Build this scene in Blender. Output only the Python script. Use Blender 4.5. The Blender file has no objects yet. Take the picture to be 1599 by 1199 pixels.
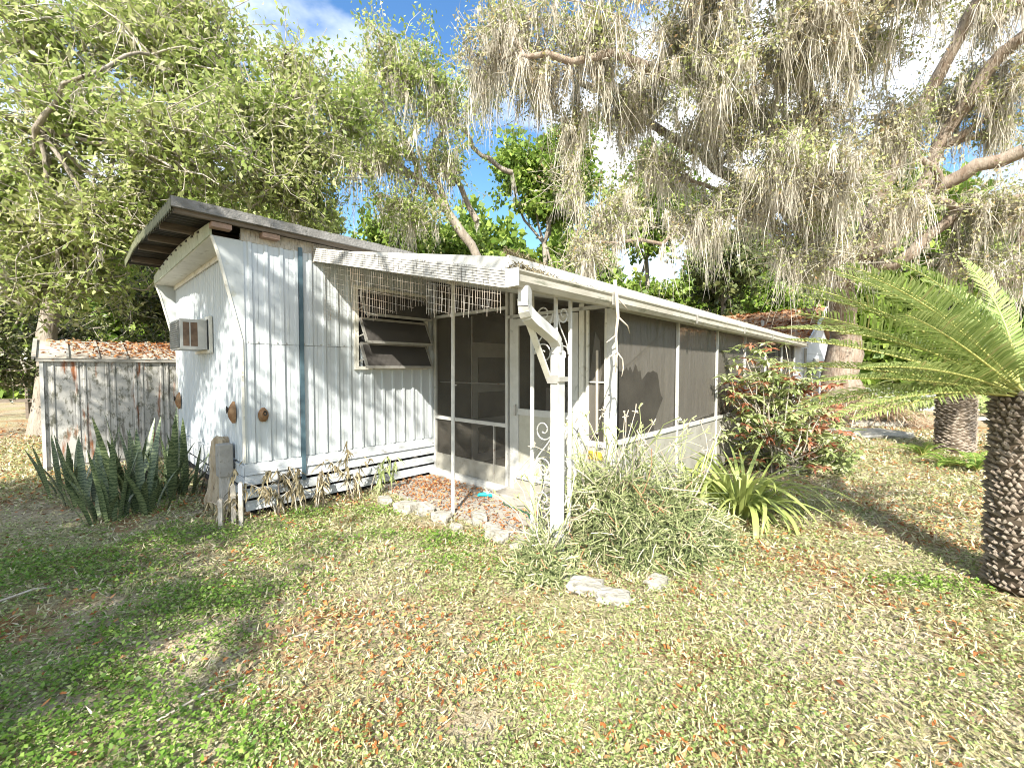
import bpy, math, random
import numpy as np
from mathutils import Vector

# ------------------------------------------------------------------ camera, world, sun, exposure
sc = bpy.context.scene
COL = sc.collection
R = math.radians
CAMZ = 1.65
cam = bpy.data.cameras.new("camera")
cam.sensor_width = 36.0
cam.lens = 660.0 / 1599.0 * 36.0
cam.clip_start = 0.05
cam.clip_end = 2000
cam_o = bpy.data.objects.new("camera", cam)
COL.objects.link(cam_o)
cam_o.location = (0, 0, CAMZ)
cam_o.rotation_euler = (R(90) - math.atan(23.5 / 660.0), 0, 0)
sc.camera = cam_o

SUN_DIR = Vector((0.179, 1.2, -0.93)).normalized()          # the way the light travels
SUN_EL = math.asin(-SUN_DIR.z)
SUN_ROT = math.atan2(-SUN_DIR.x, -SUN_DIR.y)
sun = bpy.data.lights.new("sun", "SUN")
sun.energy = 5.0
sun.angle = R(0.53)
sun.color = (1.0, 0.94, 0.84)
sun_o = bpy.data.objects.new("sun", sun)
COL.objects.link(sun_o)
sun_o.rotation_euler = SUN_DIR.to_track_quat("-Z", "Y").to_euler()

world = bpy.data.worlds.new("World")
sc.world = world
world.use_nodes = True
wn, wl = world.node_tree.nodes, world.node_tree.links
bg = wn["Background"]
bg.inputs["Strength"].default_value = 0.09
sky = wn.new("ShaderNodeTexSky")
sky.sky_type = "NISHITA"
sky.sun_disc = False
sky.sun_elevation = SUN_EL
sky.sun_rotation = SUN_ROT
sky.air_density = 1.0
sky.dust_density = 0.6
tc = wn.new("ShaderNodeTexCoord")
mp = wn.new("ShaderNodeMapping")
mp.inputs["Scale"].default_value = (1.0, 1.0, 1.9)
mp.inputs["Rotation"].default_value = (0, 0, R(-31))
mp.inputs["Location"].default_value = (4.31, 2.13, 0.99)
nz = wn.new("ShaderNodeTexNoise")
nz.inputs["Scale"].default_value = 1.9
nz.inputs["Detail"].default_value = 7
nz.inputs["Roughness"].default_value = 0.52
rp = wn.new("ShaderNodeValToRGB")
rp.color_ramp.elements[0].position = 0.475
rp.color_ramp.elements[1].position = 0.62
mx = wn.new("ShaderNodeMixRGB")
mx.inputs[2].default_value = (8.6, 8.8, 9.0, 1)
wl.new(tc.outputs["Generated"], mp.inputs["Vector"])
wl.new(mp.outputs[0], nz.inputs["Vector"])
wl.new(nz.outputs["Fac"], rp.inputs[0])
wl.new(rp.outputs[0], mx.inputs[0])
hs = wn.new("ShaderNodeHueSaturation")
hs.inputs["Saturation"].default_value = 1.25
hs.inputs["Value"].default_value = 1.35
wl.new(sky.outputs[0], hs.inputs["Color"])
wl.new(hs.outputs[0], mx.inputs[1])
wl.new(mx.outputs[0], bg.inputs["Color"])

sc.view_settings.view_transform = "Standard"
sc.view_settings.look = "None"
sc.view_settings.exposure = 1.35
sc.view_settings.gamma = 1.0
sc.view_settings.use_curve_mapping = False
sc.render.engine = "CYCLES"
sc.cycles.max_bounces = 6
sc.cycles.diffuse_bounces = 3
sc.cycles.transparent_max_bounces = 24
sc.cycles.transmission_bounces = 3
sc.cycles.use_denoising = True
sc.cycles.use_adaptive_sampling = False
sc.cycles.sample_clamp_indirect = 3.0
sc.cycles.pixel_filter_type = "BLACKMAN_HARRIS"
sc.cycles.filter_width = 1.0

# ------------------------------------------------------------------ materials
MATS = {}


def _new(name):
    m = bpy.data.materials.new(name)
    m.use_nodes = True
    n, l = m.node_tree.nodes, m.node_tree.links
    return m, n, l, n["Principled BSDF"]


def mixc(n, l, fac, a, b):
    x = n.new("ShaderNodeMixRGB")
    for s, v in ((1, a), (2, b)):
        if isinstance(v, tuple):
            x.inputs[s].default_value = (*v, 1)
        else:
            l.new(v, x.inputs[s])
    if isinstance(fac, float):
        x.inputs[0].default_value = fac
    else:
        l.new(fac, x.inputs[0])
    return x.outputs[0]


def noise(n, l, scale, detail=4, rough=0.55, sc3=None, coord="Object", lo=0.4, hi=0.6):
    t = n.new("ShaderNodeTexCoord")
    m = n.new("ShaderNodeMapping")
    if sc3:
        m.inputs["Scale"].default_value = sc3
    z = n.new("ShaderNodeTexNoise")
    z.inputs["Scale"].default_value = scale
    z.inputs["Detail"].default_value = detail
    z.inputs["Roughness"].default_value = rough
    r = n.new("ShaderNodeMapRange")
    r.inputs["From Min"].default_value = lo
    r.inputs["From Max"].default_value = hi
    l.new(t.outputs[coord], m.inputs[0])
    l.new(m.outputs[0], z.inputs["Vector"])
    l.new(z.outputs["Fac"], r.inputs["Value"])
    return r.outputs[0]


def surf(name, a, b=None, c=None, scale=3.0, rough=0.6, bump=0.0, bscale=40.0, sc3=None, metal=0.0, spec=0.4, c_lo=0.58, c_hi=0.7, c_scale=None, c_sc3=None):
    """a base with patches of b and stains of c"""
    m, n, l, p = _new(name)
    col = a
    if b:
        col = mixc(n, l, noise(n, l, scale, 5, 0.6, sc3, lo=0.35, hi=0.65), a, b)
    if c:
        col = mixc(n, l, noise(n, l, c_scale or scale * 2.3, 6, 0.62, c_sc3 or sc3, lo=c_lo, hi=c_hi), col, c)
    if isinstance(col, tuple):
        p.inputs["Base Color"].default_value = (*col, 1)
    else:
        l.new(col, p.inputs["Base Color"])
    p.inputs["Roughness"].default_value = rough
    p.inputs["Metallic"].default_value = metal
    p.inputs["Specular IOR Level"].default_value = spec
    if bump:
        bn = n.new("ShaderNodeBump")
        bn.inputs["Strength"].default_value = bump
        bn.inputs["Distance"].default_value = 0.02
        l.new(noise(n, l, bscale, 4, 0.6, sc3, lo=0.2, hi=0.8), bn.inputs["Height"])
        l.new(bn.outputs[0], p.inputs["Normal"])
    MATS[name] = m
    return m


def leafy(name, stops, trans=0.3, rough=0.5, spec=0.3, vary=None, vscale=0.9):
    """leaf material: one random hue of the stops per leaf, part of the light goes through"""
    m, n, l, p = _new(name)
    g = n.new("ShaderNodeNewGeometry")
    r = n.new("ShaderNodeValToRGB")
    el = r.color_ramp.elements
    while len(el) < len(stops):
        el.new(0.5)
    for e, (pos, c) in zip(el, stops):
        e.position = pos
        e.color = (*c, 1)
    l.new(g.outputs["Random Per Island"], r.inputs[0])
    out = r.outputs[0]
    if vary:                                   # whole sprays of another hue: new growth, lichen, drying
        x = n.new("ShaderNodeMixRGB")
        x.blend_type = "MULTIPLY"
        x.inputs[2].default_value = (*vary, 1)
        l.new(noise(n, l, vscale, 4, 0.6, lo=0.42, hi=0.6), x.inputs[0])
        l.new(out, x.inputs[1])
        out = x.outputs[0]
    l.new(out, p.inputs["Base Color"])
    p.inputs["Roughness"].default_value = rough
    p.inputs["Specular IOR Level"].default_value = spec
    if trans:
        t = n.new("ShaderNodeBsdfTranslucent")
        l.new(out, t.inputs["Color"])
        s = n.new("ShaderNodeMixShader")
        s.inputs[0].default_value = trans
        l.new(p.outputs[0], s.inputs[1])
        l.new(t.outputs[0], s.inputs[2])
        l.new(s.outputs[0], n["Material Output"].inputs["Surface"])
    MATS[name] = m
    return m


def see_through(name, col, opacity, rough=0.8, spec=0.1, b=None):
    m, n, l, p = _new(name)
    if b:
        l.new(mixc(n, l, noise(n, l, 2.2, 5, 0.6, lo=0.35, hi=0.65), col, b), p.inputs["Base Color"])
    else:
        p.inputs["Base Color"].default_value = (*col, 1)
    p.inputs["Roughness"].default_value = rough
    p.inputs["Specular IOR Level"].default_value = spec
    if rough < 0.5:
        bn = n.new("ShaderNodeBump")
        bn.inputs["Strength"].default_value = 0.6
        bn.inputs["Distance"].default_value = 0.03
        l.new(noise(n, l, 3.0, 3, 0.5, (2.5, 1, 0.5), lo=0.2, hi=0.8), bn.inputs["Height"])
        l.new(bn.outputs[0], p.inputs["Normal"])
    t = n.new("ShaderNodeBsdfTransparent")
    s = n.new("ShaderNodeMixShader")
    s.inputs[0].default_value = opacity
    l.new(t.outputs[0], s.inputs[1])
    l.new(p.outputs[0], s.inputs[2])
    l.new(s.outputs[0], n["Material Output"].inputs["Surface"])
    MATS[name] = m
    return m


WHITE = surf("white_siding", (0.51, 0.54, 0.55), (0.43, 0.475, 0.495), (0.40, 0.42, 0.38), 1.6, 0.45, 0.08, 30, sc3=(3, 3, 0.35), c_lo=0.6, c_hi=0.85)
WING = surf("wing_white", (0.48, 0.51, 0.51), (0.41, 0.44, 0.43), (0.35, 0.36, 0.30), 2.5, 0.5, 0.05, 20)
CREAM = surf("cream_trim", (0.66, 0.65, 0.58), (0.55, 0.54, 0.47), (0.30, 0.29, 0.22), 4, 0.55, 0.1, 40)
TRIM = surf("white_trim", (0.52, 0.52, 0.49), (0.43, 0.43, 0.40), (0.18, 0.21, 0.17), 5, 0.5, 0.1, 60, c_lo=0.62, c_hi=0.8)
POSTW = surf("old_white_paint", (0.54, 0.54, 0.51), (0.45, 0.45, 0.42), (0.2, 0.21, 0.17), 14, 0.55, 0.2, 60, c_lo=0.64, c_hi=0.74)
GUTM = surf("gutter_white", (0.44, 0.42, 0.36), (0.31, 0.29, 0.235), (0.12, 0.13, 0.085), 4, 0.5, 0.1, 40, sc3=(0.5, 1, 2), c_lo=0.56, c_hi=0.72)
BLUE = surf("blue_grey_strip", (0.05, 0.09, 0.115), (0.08, 0.13, 0.155), None, 6, 0.5)
GREEN_ARCH = surf("mildewed_trim", (0.46, 0.48, 0.38), (0.34, 0.37, 0.26), (0.16, 0.17, 0.10), 5, 0.7, 0.1, 30)
TAR = surf("weathered_grey_roof", (0.12, 0.118, 0.11), (0.2, 0.195, 0.185), (0.07, 0.07, 0.06), 5, 0.85, 0.5, 35)
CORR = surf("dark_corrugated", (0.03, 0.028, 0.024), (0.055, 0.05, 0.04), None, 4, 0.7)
EDGEG = surf("mossy_metal_edge", (0.17, 0.175, 0.105), (0.07, 0.08, 0.04), None, 12, 0.7)
WOOD = surf("brown_wood", (0.10, 0.08, 0.06), (0.16, 0.13, 0.10), None, 12, 0.8, 0.3, 50, sc3=(0.3, 3, 3))
BLOCKW = surf("reddish_block", (0.30, 0.20, 0.15), (0.24, 0.17, 0.13), None, 9, 0.8, 0.3, 40)
GREYW = surf("silver_wood", (0.42, 0.39, 0.33), (0.55, 0.51, 0.45), (0.18, 0.15, 0.12), 6, 0.9, 0.7, 30, sc3=(4, 4, 0.5))
SKIRT = surf("skirt_slat_paint", (0.54, 0.57, 0.58), (0.45, 0.48, 0.49), (0.25, 0.24, 0.22), 7, 0.6, 0.2, 40, sc3=(0.6, 2, 2), c_lo=0.56, c_hi=0.7)
DARK = surf("dark_cavity", (0.02, 0.02, 0.02), rough=0.9)  # near-black colour standing in for unlit space behind slats and panes
ALU = surf("dull_aluminium", (0.46, 0.45, 0.42), (0.36, 0.35, 0.32), None, 8, 0.4, metal=0.5)
EDGER = surf("ribbed_roof_edge", (0.58, 0.57, 0.53), (0.44, 0.43, 0.40), (0.17, 0.165, 0.15), 5, 0.5, 0.05, 30, sc3=(1, 3.5, 0.8), c_lo=0.55, c_hi=0.62)
SCREEN = see_through("insect_screen", (0.085, 0.078, 0.065), 0.46, b=(0.125, 0.115, 0.095))
FILM = see_through("plastic_film", (0.29, 0.27, 0.24), 0.75, 0.3, 0.4, b=(0.2, 0.185, 0.16))
KICK = surf("kick_panel", (0.34, 0.33, 0.285), (0.26, 0.25, 0.21), (0.15, 0.135, 0.10), 5, 0.6, 0.05, c_lo=0.6, c_hi=0.75)
DOORP = surf("beige_door_panel", (0.44, 0.43, 0.36), (0.38, 0.37, 0.30), None, 12, 0.6)
CONC = surf("pale_concrete", (0.36, 0.34, 0.30), (0.28, 0.265, 0.23), (0.16, 0.135, 0.10), 5, 0.9, 0.4, 30)
STONE = surf("white_limestone", (0.40, 0.38, 0.33), (0.27, 0.255, 0.21), (0.12, 0.11, 0.08), 9, 0.9, 0.8, 22)
YELLOW = surf("yellow_board", (0.62, 0.36, 0.04), (0.55, 0.32, 0.05), None, 9, 0.6)
TEAL = surf("teal_plastic", (0.02, 0.42, 0.46), (0.04, 0.5, 0.5), None, 9, 0.4)
def rust_mat():
    m, n, l, p = _new("streaked_shed_metal")
    c = mixc(n, l, noise(n, l, 1.7, 4, 0.6, (1.5, 1.5, 1.0), lo=0.35, hi=0.65), (0.48, 0.47, 0.435), (0.37, 0.365, 0.335))
    c = mixc(n, l, noise(n, l, 6.0, 8, 0.75, (1.6, 1.6, 0.8), lo=0.50, hi=0.60), c, (0.11, 0.11, 0.08))
    c = mixc(n, l, noise(n, l, 5.0, 3, 0.6, (3.5, 3.5, 0.25), lo=0.58, hi=0.68), c, (0.14, 0.13, 0.11))
    c = mixc(n, l, noise(n, l, 3.2, 6, 0.6, (1.5, 1.5, 0.22), lo=0.56, hi=0.63), c, (0.22, 0.075, 0.022))
    l.new(c, p.inputs["Base Color"])
    p.inputs["Roughness"].default_value = 0.65
    return m


RUST = rust_mat()
SHEDTRIM = surf("shed_trim", (0.34, 0.33, 0.29), (0.26, 0.25, 0.22), (0.2, 0.09, 0.03), 5, 0.6)
WIREW = surf("rusty_wire", (0.34, 0.31, 0.26), (0.24, 0.175, 0.12), None, 9, 0.6)
WIREP = surf("pale_wire", (0.55, 0.53, 0.48), (0.40, 0.33, 0.25), None, 9, 0.6)
WIRED = surf("dark_wire", (0.16, 0.16, 0.14), (0.24, 0.2, 0.15), None, 9, 0.6)
TERRA = surf("terracotta", (0.17, 0.085, 0.035), (0.28, 0.18, 0.095), (0.12, 0.08, 0.05), 14, 0.8, 0.4, 40)
ROOFLEAF = surf("leaf_strewn_roof", (0.27, 0.14, 0.07), (0.38, 0.27, 0.17), (0.10, 0.065, 0.045), 1.6, 0.95, 0.7, 12)
WROUGHT = POSTW
BARK = surf("oak_bark", (0.22, 0.19, 0.15), (0.34, 0.30, 0.25), (0.10, 0.08, 0.06), 3, 0.95, 0.8, 14, sc3=(2, 2, 0.6))
REDBARK = surf("greyed_bark", (0.2, 0.145, 0.105), (0.33, 0.28, 0.225), (0.11, 0.085, 0.06), 3, 0.95, 0.9, 14, sc3=(3, 3, 0.5))
TWIG = surf("pale_twig", (0.46, 0.42, 0.35), (0.30, 0.27, 0.22), None, 6, 0.9)
DEADW = surf("bleached_stick", (0.52, 0.47, 0.38), (0.40, 0.35, 0.28), None, 9, 0.9)
DARKW = surf("dark_stick", (0.05, 0.045, 0.04), rough=0.9)
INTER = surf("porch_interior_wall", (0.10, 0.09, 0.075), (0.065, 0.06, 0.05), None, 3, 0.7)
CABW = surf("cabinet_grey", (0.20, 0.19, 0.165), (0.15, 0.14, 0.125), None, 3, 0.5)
NBW = surf("neighbour_white", (0.62, 0.64, 0.66), (0.52, 0.54, 0.56), None, 2, 0.6)
PALMB = surf("palm_leaf_base", (0.20, 0.16, 0.125), (0.36, 0.31, 0.25), (0.11, 0.085, 0.065), 16, 0.95, 0.5, 60)
PALMC = surf("palm_core", (0.07, 0.055, 0.04), (0.12, 0.09, 0.06), None, 14, 0.95)

GLASS, n_, l_, p_ = _new("louvre_glass")
p_.inputs["Base Color"].default_value = (0.07, 0.065, 0.06, 1)
p_.inputs["Roughness"].default_value = 0.12
p_.inputs["Specular IOR Level"].default_value = 0.6
ACGL = surf("brown_grille", (0.10, 0.06, 0.035), (0.20, 0.13, 0.08), None, 9, 0.4)

L_BAY = leafy("bay_leaf", [(0, (0.20, 0.25, 0.07)), (0.4, (0.36, 0.42, 0.13)), (0.8, (0.52, 0.55, 0.24)), (1, (0.62, 0.58, 0.38))], 0.52, 0.38, 0.5, (0.84, 0.96, 0.72))
L_OAK = leafy("oak_leaf", [(0, (0.26, 0.25, 0.12)), (0.5, (0.44, 0.42, 0.25)), (0.85, (0.56, 0.50, 0.33)), (1, (0.55, 0.36, 0.2))], 0.35, 0.5, 0.3, (0.8, 1.0, 0.6), 0.8)
L_GREEN = leafy("broad_leaf", [(0, (0.10, 0.18, 0.025)), (0.5, (0.20, 0.30, 0.05)), (1, (0.34, 0.43, 0.09))], 0.4, 0.45, 0.4)
L_DARK = leafy("dark_leaf", [(0, (0.05, 0.07, 0.02)), (0.6, (0.10, 0.13, 0.04)), (1, (0.22, 0.24, 0.09))], 0.22, 0.4, 0.5)
L_MOSS = leafy("spanish_moss", [(0, (0.46, 0.42, 0.35)), (0.5, (0.68, 0.63, 0.54)), (1, (0.82, 0.78, 0.69))], 0.45, 0.9, 0.1, (0.90, 0.91, 0.88), 1.6)
L_GRASS = leafy("grass_blade", [(0, (0.20, 0.20, 0.08)), (0.35, (0.40, 0.38, 0.19)), (0.7, (0.56, 0.51, 0.33)), (1, (0.68, 0.61, 0.45))], 0.25, 0.6, 0.25)
L_COVER = leafy("clover_leaf", [(0, (0.14, 0.21, 0.05)), (0.4, (0.28, 0.36, 0.11)), (0.8, (0.45, 0.50, 0.22)), (1, (0.60, 0.58, 0.38))], 0.3, 0.5, 0.35)
L_PATCH = leafy("lush_weed_leaf", [(0, (0.08, 0.17, 0.02)), (0.6, (0.17, 0.30, 0.04)), (1, (0.32, 0.44, 0.10))], 0.32, 0.45, 0.4)
L_FALL = leafy("fallen_leaf", [(0, (0.13, 0.05, 0.022)), (0.3, (0.30, 0.11, 0.035)), (0.55, (0.44, 0.17, 0.05)), (0.8, (0.50, 0.28, 0.13)), (1, (0.50, 0.40, 0.28))], 0.1, 0.7, 0.25)
L_SAGO = leafy("sago_leaflet", [(0, (0.18, 0.25, 0.07)), (0.5, (0.32, 0.40, 0.13)), (0.93, (0.47, 0.54, 0.22)), (1, (0.46, 0.38, 0.18))], 0.3, 0.35, 0.5)
L_RACH = surf("frond_rib", (0.42, 0.42, 0.14), (0.34, 0.33, 0.10), None, 8, 0.5)
L_LILY = leafy("lily_leaf", [(0, (0.22, 0.29, 0.06)), (0.7, (0.38, 0.44, 0.14)), (1, (0.52, 0.50, 0.25))], 0.3, 0.4, 0.4)
L_RED = leafy("reddened_leaf", [(0, (0.28, 0.09, 0.05)), (0.5, (0.46, 0.18, 0.10)), (1, (0.56, 0.38, 0.26))], 0.3, 0.45, 0.4)
L_SHRUB = leafy("whorl_leaf", [(0, (0.22, 0.29, 0.10)), (0.6, (0.40, 0.47, 0.19)), (1, (0.56, 0.60, 0.34))], 0.3, 0.4, 0.4)
L_STEM = leafy("pencil_stem", [(0, (0.09, 0.12, 0.045)), (0.4, (0.21, 0.25, 0.10)), (0.8, (0.37, 0.39, 0.20)), (0.96, (0.54, 0.49, 0.36)), (1, (0.5, 0.22, 0.11))], 0.0, 0.6, 0.3)
L_DRY = leafy("withered_leaf", [(0, (0.15, 0.12, 0.07)), (0.6, (0.30, 0.26, 0.16)), (1, (0.45, 0.38, 0.24))], 0.2, 0.8, 0.1)
L_CANE = leafy("dry_frond_straw", [(0, (0.26, 0.16, 0.09)), (0.6, (0.45, 0.34, 0.23)), (1, (0.6, 0.54, 0.42))], 0.1, 0.9, 0.1)


def snake_mat():
    m, n, l, p = _new("snake_leaf")
    t = n.new("ShaderNodeTexCoord")
    w = n.new("ShaderNodeTexWave")
    w.bands_direction = "Z"
    w.inputs["Scale"].default_value = 9
    w.inputs["Distortion"].default_value = 7
    w.inputs["Detail"].default_value = 2
    w.inputs["Detail Scale"].default_value = 2.5
    l.new(t.outputs["Object"], w.inputs["Vector"])
    l.new(mixc(n, l, w.outputs["Fac"], (0.035, 0.06, 0.025), (0.17, 0.21, 0.10)), p.inputs["Base Color"])
    p.inputs["Roughness"].default_value = 0.35
    return m


SNAKE = snake_mat()
SNAKE_EDGE = surf("snake_margin", (0.42, 0.42, 0.16), rough=0.4)


def ground_mat():
    m, n, l, p = _new("lawn_soil")
    f1 = noise(n, l, 0.55, 5, 0.6, lo=0.42, hi=0.6)
    c = mixc(n, l, f1, (0.44, 0.37, 0.27), (0.36, 0.34, 0.17))
    f2 = noise(n, l, 5, 6, 0.7, lo=0.45, hi=0.65)
    c = mixc(n, l, f2, c, (0.42, 0.36, 0.25))
    f3 = noise(n, l, 1.3, 6, 0.65, lo=0.5, hi=0.66)
    c = mixc(n, l, f3, c, (0.34, 0.16, 0.065))
    f4 = noise(n, l, 26, 4, 0.7, lo=0.5, hi=0.62)
    c = mixc(n, l, f4, c, (0.16, 0.13, 0.07))
    l.new(c, p.inputs["Base Color"])
    p.inputs["Roughness"].default_value = 0.95
    p.inputs["Specular IOR Level"].default_value = 0.1
    b = n.new("ShaderNodeBump")
    b.inputs["Strength"].default_value = 0.8
    b.inputs["Distance"].default_value = 0.04
    l.new(noise(n, l, 18, 6, 0.7, lo=0.2, hi=0.8), b.inputs["Height"])
    l.new(b.outputs[0], p.inputs["Normal"])
    return m


SOIL = ground_mat()


# ------------------------------------------------------------------ mesh helpers
class MB:
    """collects shapes for one mesh object"""

    def __init__(self):
        self.v, self.f = [], []

    def add(self, vs, fs):
        o = len(self.v)
        self.v += [tuple(map(float, q)) for q in vs]
        self.f += [tuple(i + o for i in g) for g in fs]
        return self

    def box(self, x0, x1, y0, y1, z0, z1):
        return self.add([(x0, y0, z0), (x1, y0, z0), (x1, y1, z0), (x0, y1, z0), (x0, y0, z1), (x1, y0, z1), (x1, y1, z1), (x0, y1, z1)],
                        [(0, 3, 2, 1), (4, 5, 6, 7), (0, 1, 5, 4), (1, 2, 6, 5), (2, 3, 7, 6), (3, 0, 4, 7)])

    def bar(self, p, q, w, h, up=(0, 0, 1)):
        """a rectangular bar from p to q, w wide and h high"""
        p, q = np.array(p, float), np.array(q, float)
        d = (q - p) / np.linalg.norm(q - p)
        u = np.array(up, float)
        if abs(d @ u) > 0.95:
            u = np.array([1.0, 0, 0])
        s = np.cross(d, u)
        s /= np.linalg.norm(s)
        t = np.cross(s, d)
        vs = [c + s * a * w / 2 + t * b * h / 2 for c in (p, q) for a, b in ((-1, -1), (1, -1), (1, 1), (-1, 1))]
        return self.add(vs, [(3, 2, 1, 0), (4, 5, 6, 7), (0, 1, 5, 4), (1, 2, 6, 5), (2, 3, 7, 6), (3, 0, 4, 7)])

    def tube(self, pts, rad, k=6, cap=True):
        v, f = tube_arrays(np.array(pts, float), np.array(rad, float) if np.ndim(rad) else np.full(len(pts), float(rad)), k)
        o = len(self.v)
        self.v += [tuple(q) for q in v]
        self.f += [tuple(int(i) + o for i in g) for g in f]
        if cap:
            self.f += [tuple(o + i for i in range(k))[::-1], tuple(o + (len(pts) - 1) * k + i for i in range(k))]
        return self

    def prism(self, poly, axis, a, b):
        """polygon in the two other axes, extruded along axis from a to b"""
        k = len(poly)

        def P(q, t):
            r = list(q)
            r.insert(axis, t)
            return tuple(r)
        vs = [P(q, a) for q in poly] + [P(q, b) for q in poly]
        fs = [tuple(range(k)), tuple(range(2 * k - 1, k - 1, -1))] + [(i, i + k, (i + 1) % k + k, (i + 1) % k) for i in range(k)]
        return self.add(vs, fs)

    def build(self, name, m, parent=None, label=None, kind=None, smooth=False, bevel=0.0):
        me = bpy.data.meshes.new(name)
        me.from_pydata(self.v, [], self.f)
        me.materials.append(m)
        if smooth:
            me.polygons.foreach_set("use_smooth", [True] * len(me.polygons))
        me.update()
        return link(name, me, parent, label, kind, bevel)


def link(name, me, parent=None, label=None, kind=None, bevel=0.0):
    o = bpy.data.objects.new(name, me)
    COL.objects.link(o)
    o.parent = parent
    if label:
        o["label"] = label
    if kind:
        o["kind"] = kind
    if bevel:
        b = o.modifiers.new("bevel", "BEVEL")
        b.width = bevel
        b.segments = 2
        b.limit_method = "ANGLE"
    return o


def tag(o, label, cat, group=None, kind=None):
    o["label"] = label
    o["category"] = cat
    if group:
        o["group"] = group
    if kind:
        o["kind"] = kind
    return o


def thing(name, label, cat, loc=(0, 0, 0), rotz=0.0, group=None):
    o = bpy.data.objects.new(name, None)
    o.empty_display_size = 0.2
    COL.objects.link(o)
    o.location = loc
    o.rotation_euler = (0, 0, rotz)
    return tag(o, label, cat, group)


def tube_arrays(P, rad, k):
    n = len(P)
    T = np.gradient(P, axis=0)
    T /= np.linalg.norm(T, axis=1)[:, None] + 1e-9
    ref = np.array([0.0, 0, 1.0]) if abs(T[:, 2]).mean() < 0.8 else np.array([1.0, 0.2, 0])
    S = np.cross(T, ref)
    S /= np.linalg.norm(S, axis=1)[:, None] + 1e-9
    U = np.cross(S, T)
    a = np.arange(k) * 2 * np.pi / k
    V = P[:, None, :] + rad[:, None, None] * (np.cos(a)[None, :, None] * S[:, None, :] + np.sin(a)[None, :, None] * U[:, None, :])
    i = (np.arange(n - 1)[:, None] * k + np.arange(k)[None, :]).ravel()
    j = (np.arange(n - 1)[:, None] * k + (np.arange(k)[None, :] + 1) % k).ravel()
    return V.reshape(-1, 3), np.stack([i, j, j + k, i + k], 1)


def np_mesh(name, V, F, m, parent=None, label=None, kind=None, smooth=False):
    """V (n,3), F (k,c): one object from arrays"""
    V, F = np.asarray(V, np.float32), np.asarray(F, np.int32)
    me = bpy.data.meshes.new(name)
    c = F.shape[1]
    me.vertices.add(len(V))
    me.vertices.foreach_set("co", V.ravel())
    me.loops.add(F.size)
    me.loops.foreach_set("vertex_index", F.ravel())
    me.polygons.add(len(F))
    me.polygons.foreach_set("loop_start", np.arange(len(F), dtype=np.int32) * c)
    me.polygons.foreach_set("loop_total", np.full(len(F), c, dtype=np.int32))
    if smooth:
        me.polygons.foreach_set("use_smooth", np.ones(len(F), dtype=bool))
    me.materials.append(m)
    me.update(calc_edges=True)
    return link(name, me, parent, label, kind)


def join(parts):
    V, F, o = [], [], 0
    for v, f in parts:
        V.append(v)
        F.append(f + o)
        o += len(v)
    return np.concatenate(V), np.concatenate(F)


def unit(a):
    return a / (np.linalg.norm(a, axis=-1, keepdims=True) + 1e-9)


def leaves(P, D, N, L, W, fold=0.0):
    """pointed leaves: P base, D direction, N normal hint, L length, W half width -> quads"""
    D = unit(D)
    S = unit(np.cross(D, N))
    Nn = np.cross(S, D)
    L, W = L[:, None], W[:, None]
    a = P
    b = P + D * L * 0.45 + S * W + Nn * L * fold
    c = P + D * L - Nn * L * 0.12
    d = P + D * L * 0.45 - S * W + Nn * L * fold
    V = np.stack([a, b, c, d], 1).reshape(-1, 3)
    F = np.arange(len(P) * 4).reshape(-1, 4)
    return V, F


def ribbons(P, D, L, W, segs, rng, jit=0.05, sag=0.0):
    """thin ribbons from P along D with wander"""
    n = len(P)
    D = unit(D)
    ph = rng.uniform(0, 2 * np.pi, n)
    S = np.stack([np.cos(ph), np.sin(ph), np.zeros(n)], 1)
    rows, cur = [], P.copy()
    d = D.copy()
    for i in range(segs + 1):
        w = W * (1 - i / segs) ** 0.7 + 0.0006
        rows.append(cur - S * w[:, None])
        rows.append(cur + S * w[:, None])
        d = unit(d + rng.normal(0, jit, (n, 3)) + np.array([0, 0, -sag]))
        cur = cur + d * (L / segs)[:, None]
    V = np.stack(rows, 1)
    k = 2 * (segs + 1)
    base = np.arange(n)[:, None] * k
    F = np.concatenate([np.stack([base[:, 0] + 2 * i, base[:, 0] + 2 * i + 1, base[:, 0] + 2 * i + 3, base[:, 0] + 2 * i + 2], 1) for i in range(segs)])
    return V.reshape(-1, 3), F


def curled(P, D, L, W, rng, curl=0.5):
    """dry leaves: three quads along a curved midline, cupped or rolled, each its own island"""
    n = len(P)
    D = unit(D)
    N = unit(np.tile([0, 0, 1.0], (n, 1)) + rng.normal(0, 0.55, (n, 3)))
    S = unit(np.cross(D, N))
    N = np.cross(S, D)
    c = rng.normal(0, curl, n)[:, None]
    rows = []
    for t, w in ((0.0, 0.12), (0.3, 0.95), (0.68, 0.8), (1.0, 0.05)):
        m = P + D * L[:, None] * t + N * L[:, None] * c * (t - t * t) * 1.4
        tw = (t - 0.5) * c * 0.9
        s_ = unit(S + N * tw) * (W * w)[:, None]
        rows += [m - s_, m + s_]
    V = np.stack(rows, 1).reshape(-1, 3)
    b = np.arange(n)[:, None] * 8
    F = np.concatenate([b + [0, 1, 3, 2], b + [2, 3, 5, 4], b + [4, 5, 7, 6]])
    V[:, 2] = np.maximum(V[:, 2], 0.002)
    return V, F


def rand_dirs(rng, n):
    return unit(rng.normal(0, 1, (n, 3)))


# ------------------------------------------------------------------ the lot's frame: u runs along the home, b into it
TH = R(46.93)
JX, JY = -1.203, 6.59
CA, SA = math.cos(TH), math.sin(TH)


def W(u, b, z=0.0):
    return np.array([JX + u * CA - b * SA, JY + u * SA + b * CA, z])


def to_local(x, y):
    dx, dy = x - JX, y - JY
    return dx * CA + dy * SA, -dx * SA + dy * CA


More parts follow.
